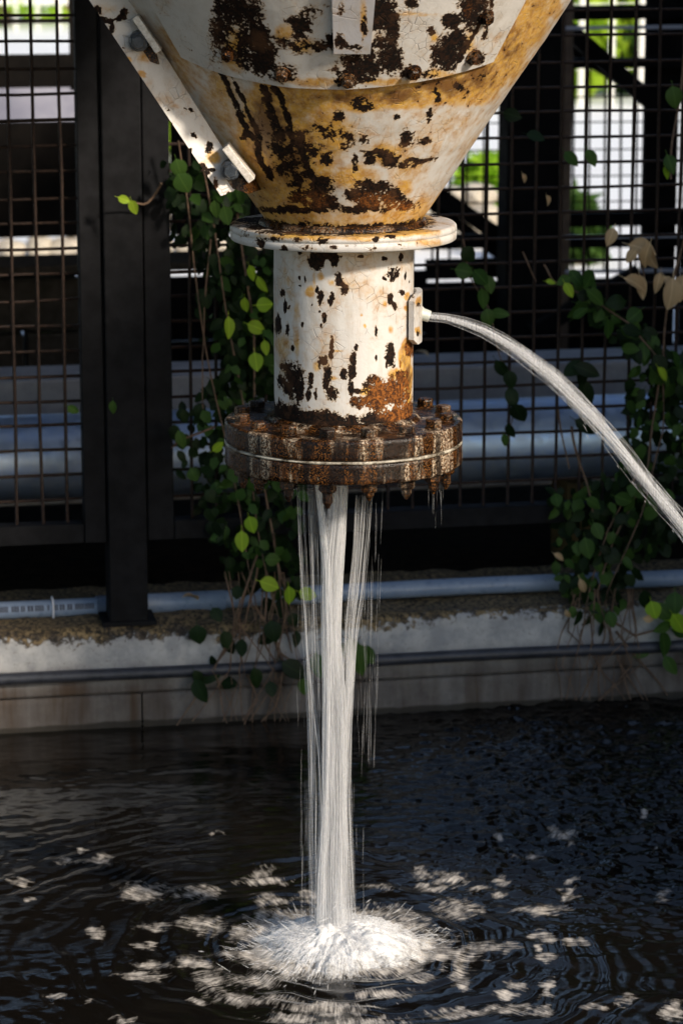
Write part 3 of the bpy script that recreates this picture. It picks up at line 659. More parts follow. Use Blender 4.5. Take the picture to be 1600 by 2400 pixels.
# profile order below: outward normal = (-dz, dr), so profiles run downwards on the outside
CR0, CZ0, CR1, CZ1 = 0.150, 1.499, 0.4390, 1.9315
SLP = (CR1 - CR0) / (CZ1 - CZ0)
cone_r = lambda z: CR0 + (z - CZ0) * SLP
L = lambda x, y: (480 + x * .5485, y * .5485)
cone_p = [(*L(860, 590), 16, 22, .9), (*L(680, 600), 14, 12, .9), (*L(790, 680), 22, 14, .9), (*L(705, 690), 12, 12, .9), (*L(640, 700), 8, 26, .9), (*L(740, 655), 36, 9, .85), (*L(920, 685), 34, 8, .9),
   (*L(840, 710), 30, 8, .8), (*L(570, 495), 13, 11, .9), (*L(655, 440), 20, 14, .8), (*L(690, 455), 16, 12, .8), (*L(820, 505), 9, 9, .85), (*L(955, 490), 7, 20, .8), (*L(990, 400), 7, 16, .8), (*L(940, 600), 16, 9, .8),
   (*L(690, 790), 22, 12, .95), (*L(640, 830), 24, 14, .95), (*L(720, 830), 34, 16, .95), (*L(800, 840), 24, 20, 1), (*L(760, 800), 26, 14, .9), (*L(830, 850), 18, 8, .9), (*L(500, 800), 26, 22, .9), (*L(470, 830), 30, 14, .9),
   (*L(530, 860), 26, 14, .9), (*L(400, 840), 22, 16, .9), (*L(340, 640), 26, 18, .7), (*L(400, 600), 18, 24, .7), (*L(350, 700), 24, 24, .75), (*L(390, 760), 20, 22, .75), (*L(520, 680), 14, 16, .6), (*L(300, 610), 14, 30, .7),
   (*L(450, 640), 24, 20, .6), (*L(430, 720), 22, 20, .6), (*L(560, 580), 30, 26, .45), (*L(610, 600), 20, 30, .5), (*L(510, 560), 30, 20, .45), (*L(1080, 370), 12, 7, .8), (*L(1190, 325), 12, 6, .5), (*L(700, 860), 30, 14, 1), (*L(880, 570), 9, 10, .6),
   (760, 480, 40, 12, 1), (850, 490, 60, 8, 1), (690, 492, 80, 8, 1), (950, 482, 30, 14, .8)]
cone_s = [(700, 235, 110, 42, .75), (830, 232, 110, 30, .85), (930, 228, 90, 30, .85), (1040, 195, 90, 45, .95), (1120, 150, 60, 80, 1.0), (1180, 80, 60, 120, .8), (1240, 30, 50, 100, .6), (640, 300, 80, 110, .95), (690, 380, 90, 110, .9),
   (760, 310, 70, 90, .5), (600, 330, 40, 90, .8), (900, 360, 50, 30, .4), (960, 400, 60, 60, .28), (830, 410, 70, 30, .45), (950, 440, 20, 20, .6), (1100, 215, 70, 40, .55), (500, 60, 30, 90, .7), (1300, 10, 20, 40, .6)]
cone_k = [([L(60, 290), L(110, 400), L(150, 480), L(180, 560), L(160, 590)], 7, .95), ([L(120, 340), L(170, 430), L(200, 520), L(240, 590), L(220, 660), L(250, 720)], 5, .9), ([L(180, 560), L(230, 620), L(245, 700), L(290, 760)], 7, .9),
   ([L(250, 380), L(270, 450), L(300, 530), L(330, 600)], 11, .8), ([L(290, 370), L(330, 420), L(350, 500), L(370, 580), L(420, 650), L(450, 740), L(480, 790)], 8, .95), ([L(400, 640), L(440, 700), L(465, 760)], 6, .9)]
cone_s = [(x, y, a, b, c * 1.35) for (x, y, a, b, c) in cone_s] + [(430, 120, 90, 140, .42), (560, 420, 60, 90, .5), (520, 250, 60, 120, .5)]
cone_p = [(x, y, a * 1.05, b * 1.0, c) for (x, y, a, b, c) in cone_p]
def cone_wear(V, NN):
    f = fields(V, NN, cone_p, cone_s, cone_k, [(720, 470, 90, 30, .6), (880, 470, 70, 30, .7), (940, 485, 50, 15, .9), (620, 380, 60, 80, .35)], chip0=-0.16, rust0=0.16, sd=3)
    b = sstep(CZ0 + 0.028, CZ0 + 0.004, V[:, 2]); f['chip'] = np.maximum(f['chip'], b * 1.1 - 0.2); f['rust'] += 0.4 * sstep(CZ0 + .09, CZ0 + .02, V[:, 2])
    return f
lathe('cone', [(0.84, 3.05), (0.84, CZ0 + (0.84 - CR0) / SLP), (CR0, CZ0)], 420, M_COAT, hop, sub=0.0055, wear=cone_wear, disp=0.0022, sd=1)

# curved cover plate bolted on the front of the cone
TA, TB = R(-51), R(46)
def plate():
    nt_, nz = 150, 90; V = []; NN = []
    zb = lambda t: 1.7935 + 0.040 * (t / R(45)) ** 2 + 0.003 * math.sin(t * 3)
    th_ = np.linspace(TA, TB, nt_)
    g = []
    for t in th_:
        z0 = zb(t); col = []
        for q in np.linspace(0, 1, nz): z = z0 + (2.16 - z0) * q; col.append((t, z))
        g.append(col)
    g = np.array(g)
    T, Z = g[..., 0], g[..., 1]
    out = 0.012
    nrx = 1 / math.hypot(1, SLP); nrz = -SLP * nrx
    def pos(T, Z, off): r = CR0 + (Z - CZ0) * SLP + off * nrx; return np.stack([r * np.sin(T), -r * np.cos(T), Z + off * nrz], -1)
    A = pos(T, Z, out); B = pos(T, Z, -0.004); NNv = np.stack([nrx * np.sin(T), -nrx * np.cos(T), 0 * T + nrz], -1)
    V = np.concatenate([A.reshape(-1, 3), B.reshape(-1, 3)]); NN = np.concatenate([NNv.reshape(-1, 3)] * 2)
    V[:nt_ * nz] += NN[:nt_ * nz] * (0.0015 * fbm(V[:nt_ * nz, 0] * 20, V[:nt_ * nz, 1] * 20, V[:nt_ * nz, 2] * 20, 44))[:, None]
    F = []; I = lambda i, j: i * nz + j; O = nt_ * nz
    for i in range(nt_ - 1):
        for j in range(nz - 1): F.append((I(i, j), I(i + 1, j), I(i + 1, j + 1), I(i, j + 1)))
        F.append((O + I(i, 0), O + I(i + 1, 0), I(i + 1, 0), I(i, 0))); F.append((I(i, nz - 1), I(i + 1, nz - 1), O + I(i + 1, nz - 1), O + I(i, nz - 1)))
    for j in range(nz - 1):
        F.append((O + I(0, j), I(0, j), I(0, j + 1), O + I(0, j + 1))); F.append((I(nt_ - 1, j), O + I(nt_ - 1, j), O + I(nt_ - 1, j + 1), I(nt_ - 1, j + 1)))
    P_ = [(*L(200, 60), 20, 34, .9), (*L(100, 60), 22, 40, .8), (*L(150, 40), 18, 26, .9), (*L(230, 170), 22, 26, .95), (*L(180, 160), 20, 24, .8), (*L(250, 250), 24, 32, 1), (*L(170, 240), 22, 26, .8), (*L(290, 200), 14, 20, .7), (*L(410, 110), 20, 20, .95), (*L(370, 90), 14, 8, .9), (*L(440, 60), 22, 16, .5),
       (*L(545, 170), 12, 16, .9), (*L(490, 195), 26, 10, .85), (*L(350, 190), 22, 12, .7), (*L(410, 210), 20, 12, .7), (*L(745, 60), 34, 30, 1.05), (*L(720, 20), 18, 20, .9), (*L(800, 120), 14, 34, 1), (*L(790, 20), 16, 20, .7), (*L(760, 190), 18, 14, .9), (*L(790, 250), 24, 26, .95), (*L(800, 210), 14, 20, .9),
       (*L(705, 230), 16, 22, .8), (*L(705, 290), 20, 24, .9), (*L(640, 300), 30, 26, .85), (*L(620, 265), 16, 16, .8), (*L(850, 300), 20, 14, .7), (*L(1045, 90), 16, 16, 1), (*L(965, 140), 7, 9, .9), (*L(1040, 210), 26, 28, .95), (*L(1010, 230), 20, 24, .9), (*L(1080, 170), 16, 22, .9), (*L(1040, 270), 20, 18, .8),
       (*L(1130, 50), 22, 34, .9), (*L(1150, 20), 26, 20, .95), (*L(1100, 200), 14, 22, .8), (*L(1160, 250), 20, 16, .7), (*L(880, 15), 14, 8, .9), (*L(340, 310), 22, 18, .8), (*L(605, 345), 22, 12, .8), (*L(60, 120), 16, 60, .7), (*L(560, 300), 14, 8, .7), (*L(640, 60), 12, 30, .5), (*L(660, 100), 10, 26, .5), (*L(940, 320), 30, 10, .5)]
    K_ = [([L(1190, 0), L(1200, 60), L(1165, 120), L(1120, 190), L(1090, 260)], 6, .95), ([L(1232, 0), L(1205, 100), L(1195, 160)], 5, .9), ([L(700, 0), L(705, 90)], 5, .5), ([L(60, 0), L(80, 110), L(110, 230), L(180, 290)], 9, .75)]
    S_ = [(*L(480, 350), 90, 12, .5), (*L(750, 350), 80, 10, .55), (*L(340, 140), 24, 20, .6), (*L(420, 195), 30, 20, .6), (*L(920, 60), 60, 6, .4), (*L(130, 200), 30, 60, .6), (*L(1130, 200), 14, 40, .5), (*L(980, 160), 10, 10, .6), (*L(1000, 320), 40, 12, .6)]
    P_ = [(x, y, a * 1.3, b * 1.3, c) for (x, y, a, b, c) in P_]
    at = fields(V, NN, P_, S_, K_, [(*L(1130, 40), 20, 40, .5), (*L(130, 130), 40, 60, .35), (*L(605, 345), 30, 20, .5), (*L(885, 305), 24, 20, .6)], chip0=-0.05, sd=8)
    o = build('cover_plate', V, F, M_COAT, hop, True, at); m_ = o.modifiers.new('edge', 'EDGE_SPLIT'); m_.split_angle = R(50)
    return o, pos
cover, cpos = plate()
def hexbolt(mb, P, nrm, r, h, n=6, rot=0.0):
    nrm = np.asarray(nrm, float); nrm /= np.linalg.norm(nrm); a = np.cross(nrm, [0, 0, 1.0]); 
    if np.linalg.norm(a) < 1e-3: a = np.array([1.0, 0, 0])
    a /= np.linalg.norm(a); b = np.cross(nrm, a); P = np.asarray(P, float)
    ring = lambda k, q: [P + nrm * k + q * (a * math.cos(rot + 2 * math.pi * i / n) + b * math.sin(rot + 2 * math.pi * i / n)) for i in range(n)]
    V = ring(0, r) + ring(h * .82, r) + ring(h, r * .82); F = []
    for g in range(2):
        for i in range(n): F.append((g * n + i, g * n + (i + 1) % n, (g + 1) * n + (i + 1) % n, (g + 1) * n + i))
    F.append(tuple(range(2 * n, 3 * n))); F.append(tuple(range(n))[::-1]); mb.add(V, F)
nrx = 1 / math.hypot(1, SLP)
for (x, y) in ((665, 171), (812, 187), (966, 167), (1106, 134), (535, 125), (1140, 40)):
    tg, zg = np.meshgrid(np.linspace(R(-50), R(45), 120), np.linspace(1.79, 2.0, 60)); qq = cpos(tg, zg, 0.012); u_, v_ = proj(qq); i_ = np.unravel_index(np.argmin((u_ - x) ** 2 + (v_ - y) ** 2), u_.shape)
    t, z, q = tg[i_], zg[i_], qq[i_]; nn = np.array([nrx * math.sin(t), -nrx * math.cos(t), -SLP * nrx])
    mb = MB(); hexbolt(mb, q - nn * 0.002, nn, 0.0165, 0.005, 16); hexbolt(mb, q + nn * 0.002, nn, 0.0115, 0.013, 6, t * 3); mb.build('plate_bolt', M_RUSTT, cover)
# flat strap standing on the cover plate
def strap():
    V = []; NN = []
    t0, t1 = R(-2.5), R(6.6)
    mb = MB(); zA, zB = 1.868, 2.14
    a = [cpos(np.array(t), np.array(z), o) for z in (zA, zB) for (t, o) in ((t0, .01), (t1, .01), (t1, .024), (t0, .024))]
    V = np.array([a[k] for k in range(8)]); n = 24; G = []
    bm = bmesh.new(); vs = [bm.verts.new(p) for p in V]
    for q in [(3, 2, 1, 0), (4, 5, 6, 7), (0, 1, 5, 4), (1, 2, 6, 5), (2, 3, 7, 6), (3, 0, 4, 7)]: bm.faces.new([vs[i] for i in q])
    bmesh.ops.recalc_face_normals(bm, faces=bm.faces); bmesh.ops.subdivide_edges(bm, edges=bm.edges, cuts=20, use_grid_fill=True)
    bm.normal_update(); me = bpy.data.meshes.new('strap'); bm.to_mesh(me)
    Vv = np.array([v.co[:] for v in bm.verts]); Nn = np.array([v.normal[:] for v in bm.verts]); bm.free()
    for k, v in fields(Vv, Nn, [(815, 110, 40, 8, .8), (852, 60, 8, 40, .6), (800, 20, 10, 20, .6), (795, 95, 14, 14, .8)], [(850, 40, 8, 60, .6)], chip0=-0.35, sd=12).items():
        at = me.attributes.new(k, 'FLOAT', 'POINT'); at.data.foreach_set('value', v.astype(np.float32))
    me.materials.append(mat_paint('grey_flaking_paint', (0.46, 0.45, 0.47)))
    put('strap', me, cover)
strap()

# flange welded under the cone
FR, FZ1, FZ0 = 0.2225, 1.4985, 1.4675
def up_wear(V, NN):
    f = fields(V, NN, [(540, 525, 16, 6, .5), (610, 568, 14, 12, .8), (665, 585, 10, 10, .8), (690, 562, 12, 6, .8), (755, 565, 16, 7, .9), (880, 560, 8, 7, .95), (915, 556, 12, 4, .9), (780, 580, 10, 4, .8), (875, 583, 8, 7, .8), (575, 550, 10, 6, .6), (640, 562, 30, 6, .6), (720, 580, 20, 6, .7), (810, 575, 6, 6, .6),
        (1020, 506, 14, 4, 1), (990, 522, 10, 4, 1), (700, 545, 90, 7, .95), (650, 530, 80, 12, 1), (760, 535, 90, 12, .9), (590, 515, 40, 9, .9), (900, 535, 50, 5, .8)],
        [(900, 545, 120, 12, .7), (960, 520, 50, 12, .8), (700, 555, 100, 6, .7), (1000, 570, 50, 10, .35), (980, 510, 30, 8, .9), (560, 515, 30, 10, .6), (800, 560, 120, 5, .6), (880, 530, 90, 8, .7)], (), [(900, 520, 90, 16, .8), (700, 540, 100, 10, .4)], chip0=0.0, sd=21)
    rr = np.hypot(V[:, 0], V[:, 1]); top = (NN[:, 2] > .6)
    f['chip'] = np.where(top, np.maximum(f['chip'], 1.05 - (rr - 0.15) / 0.05 + 0.25 * (V[:, 0] < 0.02)), f['chip']); f['rust'] = np.where(top, f['rust'] + 0.15, f['rust'])
    return f
lathe('upper_flange', [(0.10, FZ1), (FR - .003, FZ1), (FR, FZ1 - .003), (FR + .001, FZ1 - .012), (FR - .0015, FZ1 - .0135), (FR - .0015, FZ1 - .0155), (FR + .001, FZ1 - .017), (FR, FZ0 + .002), (FR - .003, FZ0), (0.12, FZ0)][::1], 400, M_COAT, hop, sub=.0045, wear=up_wear, disp=.0012, sd=5)
lathe('weld_bead', [(0.152, 1.512), (0.163, 1.507), (0.168, 1.4985)], 220, M_RUSTT, hop, sub=.004, disp=.004, sd=9)

# neck pipe
PR = 0.1385; PZ0, PZ1 = 1.10, 1.4725
Q = lambda x, y: (600 + x * .2551, 560 + y * .2551)
pp = []
for (x, y, rx, ry) in [(560, 190, 70, 90), (720, 200, 34, 50), (640, 150, 120, 40), (755, 370, 34, 60), (810, 470, 42, 52), (690, 540, 24, 62), (590, 545, 26, 62), (555, 462, 18, 26), (590, 660, 14, 14), (630, 720, 22, 50), (600, 790, 10, 24), (245, 490, 22, 40), (262, 625, 18, 70),
    (300, 630, 14, 24), (200, 785, 24, 92), (287, 832, 20, 60), (427, 785, 15, 25), (345, 1010, 16, 28), (690, 1010, 24, 92), (625, 1115, 42, 40), (590, 1170, 10, 40), (660, 1240, 38, 70), (650, 1330, 40, 70), (810, 1242, 30, 42), (500, 1290, 28, 62), (490, 1420, 22, 90), (1262, 310, 52, 66), (1185, 372, 20, 14),
    (1240, 555, 28, 46), (1275, 612, 20, 32), (1340, 490, 30, 22), (1370, 330, 8, 40), (1410, 390, 8, 20), (1105, 855, 14, 46), (1100, 1090, 10, 32), (1235, 1070, 46, 90), (1225, 985, 26, 40), (1195, 1170, 12, 30), (915, 1010, 22, 40), (890, 1110, 26, 80), (880, 1220, 34, 70), (870, 1350, 30, 70), (515, 600, 12, 14),
    (330, 1300, 100, 150), (280, 1180, 50, 40), (400, 1380, 40, 140), (220, 1300, 30, 60), (1330, 1150, 8, 40), (1420, 1020, 36, 60), (1440, 900, 14, 60), (1180, 180, 34, 24), (1330, 170, 16, 34), (960, 160, 30, 16), (405, 425, 12, 12), (450, 370, 8, 30), (400, 350, 8, 20), (550, 1430, 20, 60), (700, 1420, 50, 70), (930, 1390, 34, 24),
    (1150, 1420, 150, 130), (1290, 1400, 120, 140), (1080, 1480, 110, 90), (940, 1500, 70, 60), (1340, 1260, 50, 50), (1100, 1300, 50, 50), (400, 130, 20, 20)]:
    pp.append((*Q(x, y), rx * .2551 * 1.05, ry * .2551 * 1.05, 0.95))
ps = [(*Q(x, y), rx * .2551, ry * .2551, st) for (x, y, rx, ry, st) in [(590, 345, 40, 40, .6), (500, 485, 40, 50, .75), (695, 400, 30, 30, .5), (1385, 530, 24, 30, .9), (1380, 640, 20, 24, .8), (995, 795, 14, 20, .9), (965, 700, 14, 14, .6), (1380, 980, 40, 60, 1.0), (1350, 1100, 40, 110, .9), (1410, 800, 16, 200, .6), (1300, 1240, 90, 60, .7),
    (1395, 1300, 30, 240, 1.1), (560, 1180, 40, 40, .5), (700, 1280, 60, 20, .5), (370, 720, 30, 200, .35), (250, 980, 80, 120, .3), (1240, 830, 20, 40, .4), (1180, 600, 16, 30, .5), (380, 950, 20, 200, .35), (530, 420, 16, 120, .4), (750, 1030, 60, 10, .4), (1000, 1400, 60, 40, .6)]]
def pipe_wear(V, NN):
    f = fields(V, NN, pp, ps, (), [(*Q(1230, 1430), 60, 60, 1.0), (*Q(1380, 1250), 18, 120, 1.1), (*Q(1100, 1500), 60, 30, .8), (*Q(930, 1480), 40, 24, .55), (*Q(1300, 1600), 60, 30, .9), (*Q(1410, 1040), 10, 24, .9)], chip0=-0.42, sd=31, kfb=0.22)
    lo = sstep(1.165, 1.125, V[:, 2] + 0.022 * fbm(V[:, 0] * 30, V[:, 1] * 30, V[:, 2] * 5, 71)); f['chip'] = np.maximum(f['chip'], lo * 1.2 - 0.2)
    f['rust'] = f['rust'] + 0.10
    return f
lathe('neck_pipe', [(PR, PZ1), (PR, PZ0)], 420, M_COAT, hop, sub=.003, wear=pipe_wear, disp=.0012, sd=15)

# bolted flange pair with gasket
BR = 0.2375
Z3, Z2, Z1, Z0 = 1.1065, 1.0650, 1.0590, 1.0175
lathe('flange_disc', [(PR - .004, Z3 + .012), (PR + .008, Z3 + .009), (PR + .016, Z3), (BR - .004, Z3), (BR, Z3 - .004), (BR, Z2 + .002), (BR - .002, Z2), (.11, Z2)], 320, M_RUST, hop, sub=.006, disp=.002, sd=41)
lathe('gasket', [(.11, Z2 - .001), (BR + .0008, Z2 - .001), (BR + .0008, Z1 + .0008), (.11, Z1 + .0008)], 200, M_GASK, hop, sub=.02, disp=.0016, sd=47)
lathe('flange_disc', [(.11, Z1), (BR - .002, Z1), (BR, Z1 - .002), (BR, Z0 + .004), (BR - .004, Z0), (.105, Z0), (.105, Z0 + .02), (.10, Z0 + .02), (.02, Z0 + .02)], 320, M_RUST, hop, sub=.006, disp=.002, sd=43)
for k in range(16):
    t = R(13.8 + 22.5 * k); C_ = np.array([0.2065 * math.sin(t), -0.2065 * math.cos(t), 0])
    tilt = np.array([random.uniform(-.06, .06), random.uniform(-.06, .06), 1])
    mb = MB(); hexbolt(mb, C_ + [0, 0, Z3 - .001], tilt, .018, .004, 18); hexbolt(mb, C_ + [0, 0, Z3 + .003], tilt, random.uniform(.0155, .0178), random.uniform(.012, .016), 6, random.uniform(0, 1))
    b_ = bevel(mb.build('flange_bolt', M_RUSTT, hop), .0012, 1)
    mb = MB(); hexbolt(mb, C_ + [0, 0, Z0 + .001], [0, 0, -1], .0175, .020, 6, random.uniform(0, 1))
    ln = random.uniform(.034, .052); mb.tube([C_ + [0, 0, Z0], C_ + [0, 0, Z0 - ln + .012], C_ + [0, 0, Z0 - ln]], [.010, .010, .003], 10); mb.build('nut', M_RUSTT, b_)
# water film puddles glinting on the flange top are the wet rust itself

# saddle plate with spout on the right of the pipe
def saddle():
    tA, tB = R(62), R(112); zA, zB = at_y(975, 797)[2], at_y(975, 680)[2]
    n, mz = 20, 26; V = []; NN = []; F = []
    def prof(q, t):   # rounded corners
        return q
    for side, rr in ((0, PR + 0.0175), (1, PR + 0.006)):
        for i, t in enumerate(np.linspace(tA, tB, n)):
            for q in np.linspace(0, 1, mz):
                e = abs(i / (n - 1) - .5) * 2; cut = 0.012 * max(0, e - .7) / .3
                z = zA + cut + (zB - zA - 2 * cut) * q; V.append((rr * math.sin(t), -rr * math.cos(t), z)); NN.append((math.sin(t), -math.cos(t), 0))
    I = lambda s, i, j: s * n * mz + i * mz + j
    for i in range(n - 1):
        for j in range(mz - 1): F.append((I(0, i, j), I(0, i + 1, j), I(0, i + 1, j + 1), I(0, i, j + 1))); F.append((I(1, i, j + 1), I(1, i + 1, j + 1), I(1, i + 1, j), I(1, i, j)))
        F.append((I(1, i, 0), I(1, i + 1, 0), I(0, i + 1, 0), I(0, i, 0))); F.append((I(0, i, mz - 1), I(0, i + 1, mz - 1), I(1, i + 1, mz - 1), I(1, i, mz - 1)))
    for j in range(mz - 1): F.append((I(1, 0, j), I(0, 0, j), I(0, 0, j + 1), I(1, 0, j + 1))); F.append((I(0, n - 1, j), I(1, n - 1, j), I(1, n - 1, j + 1), I(0, n - 1, j + 1)))
    at = fields(V, np.array(NN), [(980, 714, 4, 4, .9), (979, 784, 4, 6, .9), (968, 700, 4, 22, .8), (966, 770, 4, 24, .9)], [(980, 706, 6, 8, .9), (979, 777, 6, 8, 1)], chip0=-.35, sd=51)
    return build('saddle_plate', V, F, M_COAT, hop, False, at)
sad = saddle()
A = at_y(980, 733); B = at_y(1006, 742)
mb = MB(); d = (B - A); pts = [A - d * .5, A, A + d * .35, B]
mb.tube(pts, [.022, .017, .0125, .0118], 16, False); mb.tube([B, B - d * .3], [.0095, .0095], 16, False)
mb.build('spout', mat_simple('spout_paint', (0.45, 0.47, 0.42), (0.68, 0.68, 0.62), 70, .4), sad, True)

# flat bar bolted down the left flank of the hopper
def side_bar():
    Yb = -0.22
    oA, oB = at_y(196, -20, Yb), at_y(520, 463, Yb); iA = at_y(288, -20, Yb); iB = at_y(572, 435, Yb)
    oA2 = oA + (oA - oB) * 0.35; iA2 = iA + (iA - iB) * 0.35
    n, m_ = 120, 18; V = []; NN = []; F = []
    for s in (0, 1):
        for i in range(n):
            for j in range(m_):
                u = i / (n - 1); v = j / (m_ - 1)
                P = (oA2 * (1 - u) + oB * u) * (1 - v) + (iA2 * (1 - u) + iB * u) * v
                P = P + np.array([0, 0.035 * v + s * 0.011, 0]) + (np.array([0, 0, .004 * float(vnoise(v * 6, 3, 0, 4))]) if i == n - 1 else 0); V.append(P); NN.append((0, -1, -.2) if s == 0 else (0, 1, 0))
    I = lambda s, i, j: s * n * m_ + i * m_ + j
    for i in range(n - 1):
        for j in range(m_ - 1): F.append((I(0, i, j), I(0, i + 1, j), I(0, i + 1, j + 1), I(0, i, j + 1))); F.append((I(1, i, j + 1), I(1, i + 1, j + 1), I(1, i + 1, j), I(1, i, j)))
        F.append((I(1, i, 0), I(1, i + 1, 0), I(0, i + 1, 0), I(0, i, 0))); F.append((I(0, i, m_ - 1), I(0, i + 1, m_ - 1), I(1, i + 1, m_ - 1), I(1, i, m_ - 1)))
    for j in range(m_ - 1): F.append((I(0, n - 1, j), I(1, n - 1, j), I(1, n - 1, j + 1), I(0, n - 1, j + 1))); F.append((I(1, 0, j), I(0, 0, j), I(0, 0, j + 1), I(1, 0, j + 1)))
    B_ = lambda x, y: (200 + x * .2679, y * .2679)
    P_ = [(*B_(x, y), rx * .2679, ry * .2679, .95) for (x, y, rx, ry) in [(110, 90, 34, 40), (160, 170, 40, 30), (230, 180, 40, 26), (235, 250, 26, 50), (340, 110, 40, 50), (290, 165, 40, 20), (930, 965, 26, 26), (955, 1180, 26, 26), (915, 1310, 24, 22), (1080, 1300, 34, 50), (1020, 1460, 40, 30), (1050, 1510, 30, 40), (1130, 1600, 24, 60),
        (1110, 1490, 50, 20), (1190, 1730, 40, 20), (870, 960, 14, 20), (720, 960, 14, 12), (755, 1070, 14, 10), (300, 150, 30, 20), (1250, 1690, 30, 20), (1000, 1440, 30, 20), (345, 410, 16, 14), (180, 200, 20, 14)]]
    S_ = [(*B_(x, y), rx * .2679, ry * .2679, st) for (x, y, rx, ry, st) in [(490, 640, 34, 34, .9), (390, 530, 24, 30, .8), (1120, 1380, 60, 60, .9), (520, 500, 70, 60, .5), (1050, 1430, 60, 40, .4), (180, 60, 90, 60, .3), (800, 930, 60, 20, .35)]]
    at = fields(V, np.array(NN, float), P_, S_, chip0=-0.33, sd=61)
    bar = build('side_bar', V, F, M_COAT, hop, True, at); e = bar.modifiers.new('edge', 'EDGE_SPLIT'); e.split_angle = R(45)
    M_clip = mat_simple('clip_paint', (0.45, 0.40, 0.33), (0.75, 0.71, 0.66), 60, .5)
    for (p0, p1, p2, wb) in (((316, 40), (372, 122), (325, 95), .013), ((527, 345), (590, 425), (540, 397), .015)):
        a, b = at_y(*p0, Yb - .012), at_y(*p1, Yb - .012); t = (b - a) / np.linalg.norm(b - a); q = np.array([t[2], 0, -t[0]]) * wb / 2; dy = np.array([0, .07, 0])
        bevel(MB().box8([a - q, a + q, a + q + dy, a - q + dy, b - q, b + q, b + q + dy, b - q + dy]).build('clip', M_clip, bar), .002)
        c = at_y(*p2, Yb - .004); mb = MB(); hexbolt(mb, c + [0, .02, 0], [0.05, -1, -.1], .019, .026, 14); hexbolt(mb, c, [0.05, -1, -.1], .0135, .024, 6, .4); mb.build('clip_bolt', M_BOLTB, bar)
        # short bracket linking bar and cone
        e_ = (a + b) / 2 + q * 2; MB().box8([e_ + np.array(v) for v in ((-.03, .03, -.03), (.03, .03, -.05), (.09, .24, -.05), (.02, .24, -.03), (-.04, .03, 0), (.02, .03, -.02), (.08, .24, -.02), (.01, .24, 0))]).build('bracket', M_RUSTT, bar)
side_bar()

# ================================================================== WATER IN THE AIR
def strands(bundles, Yc, name, label, cat, loc, n_depth=0.04):
    root = thing(name, label, cat, loc)
    core, veil = MB(), MB()
    for (pts, cnt, thin, rmm, seg_len) in bundles:
        pts = np.array(pts, float)   # columns: y, x-left, x-right (measured), interpolated along y
        for k in range(cnt):
            f = random.betavariate(3.0, 3.0) if not thin else random.betavariate(1.2, 1.2); ya, yb = pts[0, 0], pts[-1, 0]
            if seg_len: ln = random.uniform(*seg_len); a = random.uniform(ya - ln * .6, yb - ln * .5); b = min(a + ln, yb); a = max(a, ya)
            else: a, b = ya, yb
            if b - a < 20: continue
            m_ = max(4, int((b - a) / 55)); dp = random.uniform(-1, 1) * n_depth; ph = random.uniform(0, 9); P = []; rad = []
            r0 = rmm * random.uniform(.5, 1.4) / 1000
            q = np.arange(m_ + 1); y = a + (b - a) * q / m_; xl, xr = np.interp(y, pts[:, 0], pts[:, 1]), np.interp(y, pts[:, 0], pts[:, 2])
            x = xl + (xr - xl) * (f + .045 * np.sin(ph + y / 210)) + .35 * np.sin(ph * 2 + y / 61)
            P = at_yv(x, y, Yc + dp); rad = r0 * (1 + .3 * np.sin(ph + q * 1.7))
            if seg_len: rad[0] *= .25; rad[-1] *= .25
            (veil if thin else core).tube(P, rad, 5, False)
    core.build('dense_strands', M_STRAND, root, True)
    if veil.v: veil.build('thin_strands', M_VEIL, root, True)
    return root
strands([
  # dense core
  ([(1130, 768, 816), (1200, 762, 815), (1300, 750, 806), (1400, 748, 802), (1500, 748, 798), (1600, 752, 802), (1690, 752, 804), (1800, 752, 800), (1900, 754, 806), (2000, 742, 806), (2100, 738, 810), (2230, 735, 818)], 805, False, 0.52, (100, 560)),
  ([(1130, 735, 752), (1200, 742, 764), (1300, 748, 782), (1400, 749, 786), (1600, 753, 786), (1800, 754, 776), (1950, 750, 772), (2050, 740, 768), (2230, 736, 768)], 498, False, 0.59, (100, 560)),
  ([(1130, 790, 818), (1250, 790, 812), (1350, 780, 806), (1500, 770, 800), (1650, 785, 815), (1800, 792, 816), (1950, 790, 818), (2100, 782, 822), (2230, 786, 834)], 344, False, 0.52, (100, 560)),
  # left jet and veil
  ([(1135, 690, 706), (1260, 696, 708), (1370, 702, 714), (1470, 710, 722), (1570, 717, 730), (1690, 730, 746), (1780, 742, 756), (2000, 742, 766), (2220, 740, 780)], 28, False, 0.37, (100, 560)),
  ([(1135, 694, 742), (1300, 700, 745), (1500, 708, 750), (1690, 718, 752), (1900, 722, 752), (2200, 728, 745)], 150, True, 0.60, (120, 420)),
  # right veil
  ([(1160, 828, 874), (1300, 822, 862), (1400, 812, 852), (1480, 806, 838), (1560, 812, 832), (1650, 808, 828), (1750, 800, 822)], 110, True, 0.65, (120, 420)),
  ([(1180, 838, 848), (1300, 832, 842), (1420, 822, 834), (1560, 818, 828), (1680, 808, 824), (1800, 800, 820)], 12, False, 0.33, (100, 560)),
  ([(1500, 790, 830), (1700, 786, 824), (1900, 780, 822), (2200, 780, 840)], 192, True, 0.60, (150, 500)),
  ([(1700, 695, 850), (2190, 705, 850)], 64, True, 0.35, (60, 260)),
  ([(1145, 850, 900), (1800, 840, 880)], 41, True, 0.30, (40, 160)),
  ([(1130, 1000, 1040), (1240, 1000, 1040)], 12, True, 0.35, (40, 90)),
  ([(1370, 690, 890), (1720, 690, 890)], 38, True, 0.30, (30, 110)),
], 0.0, 'falling_stream', 'white stream of water falling from the bolted flange into the pool', 'water stream', (IMP[0], 0, 0.0), 0.035)
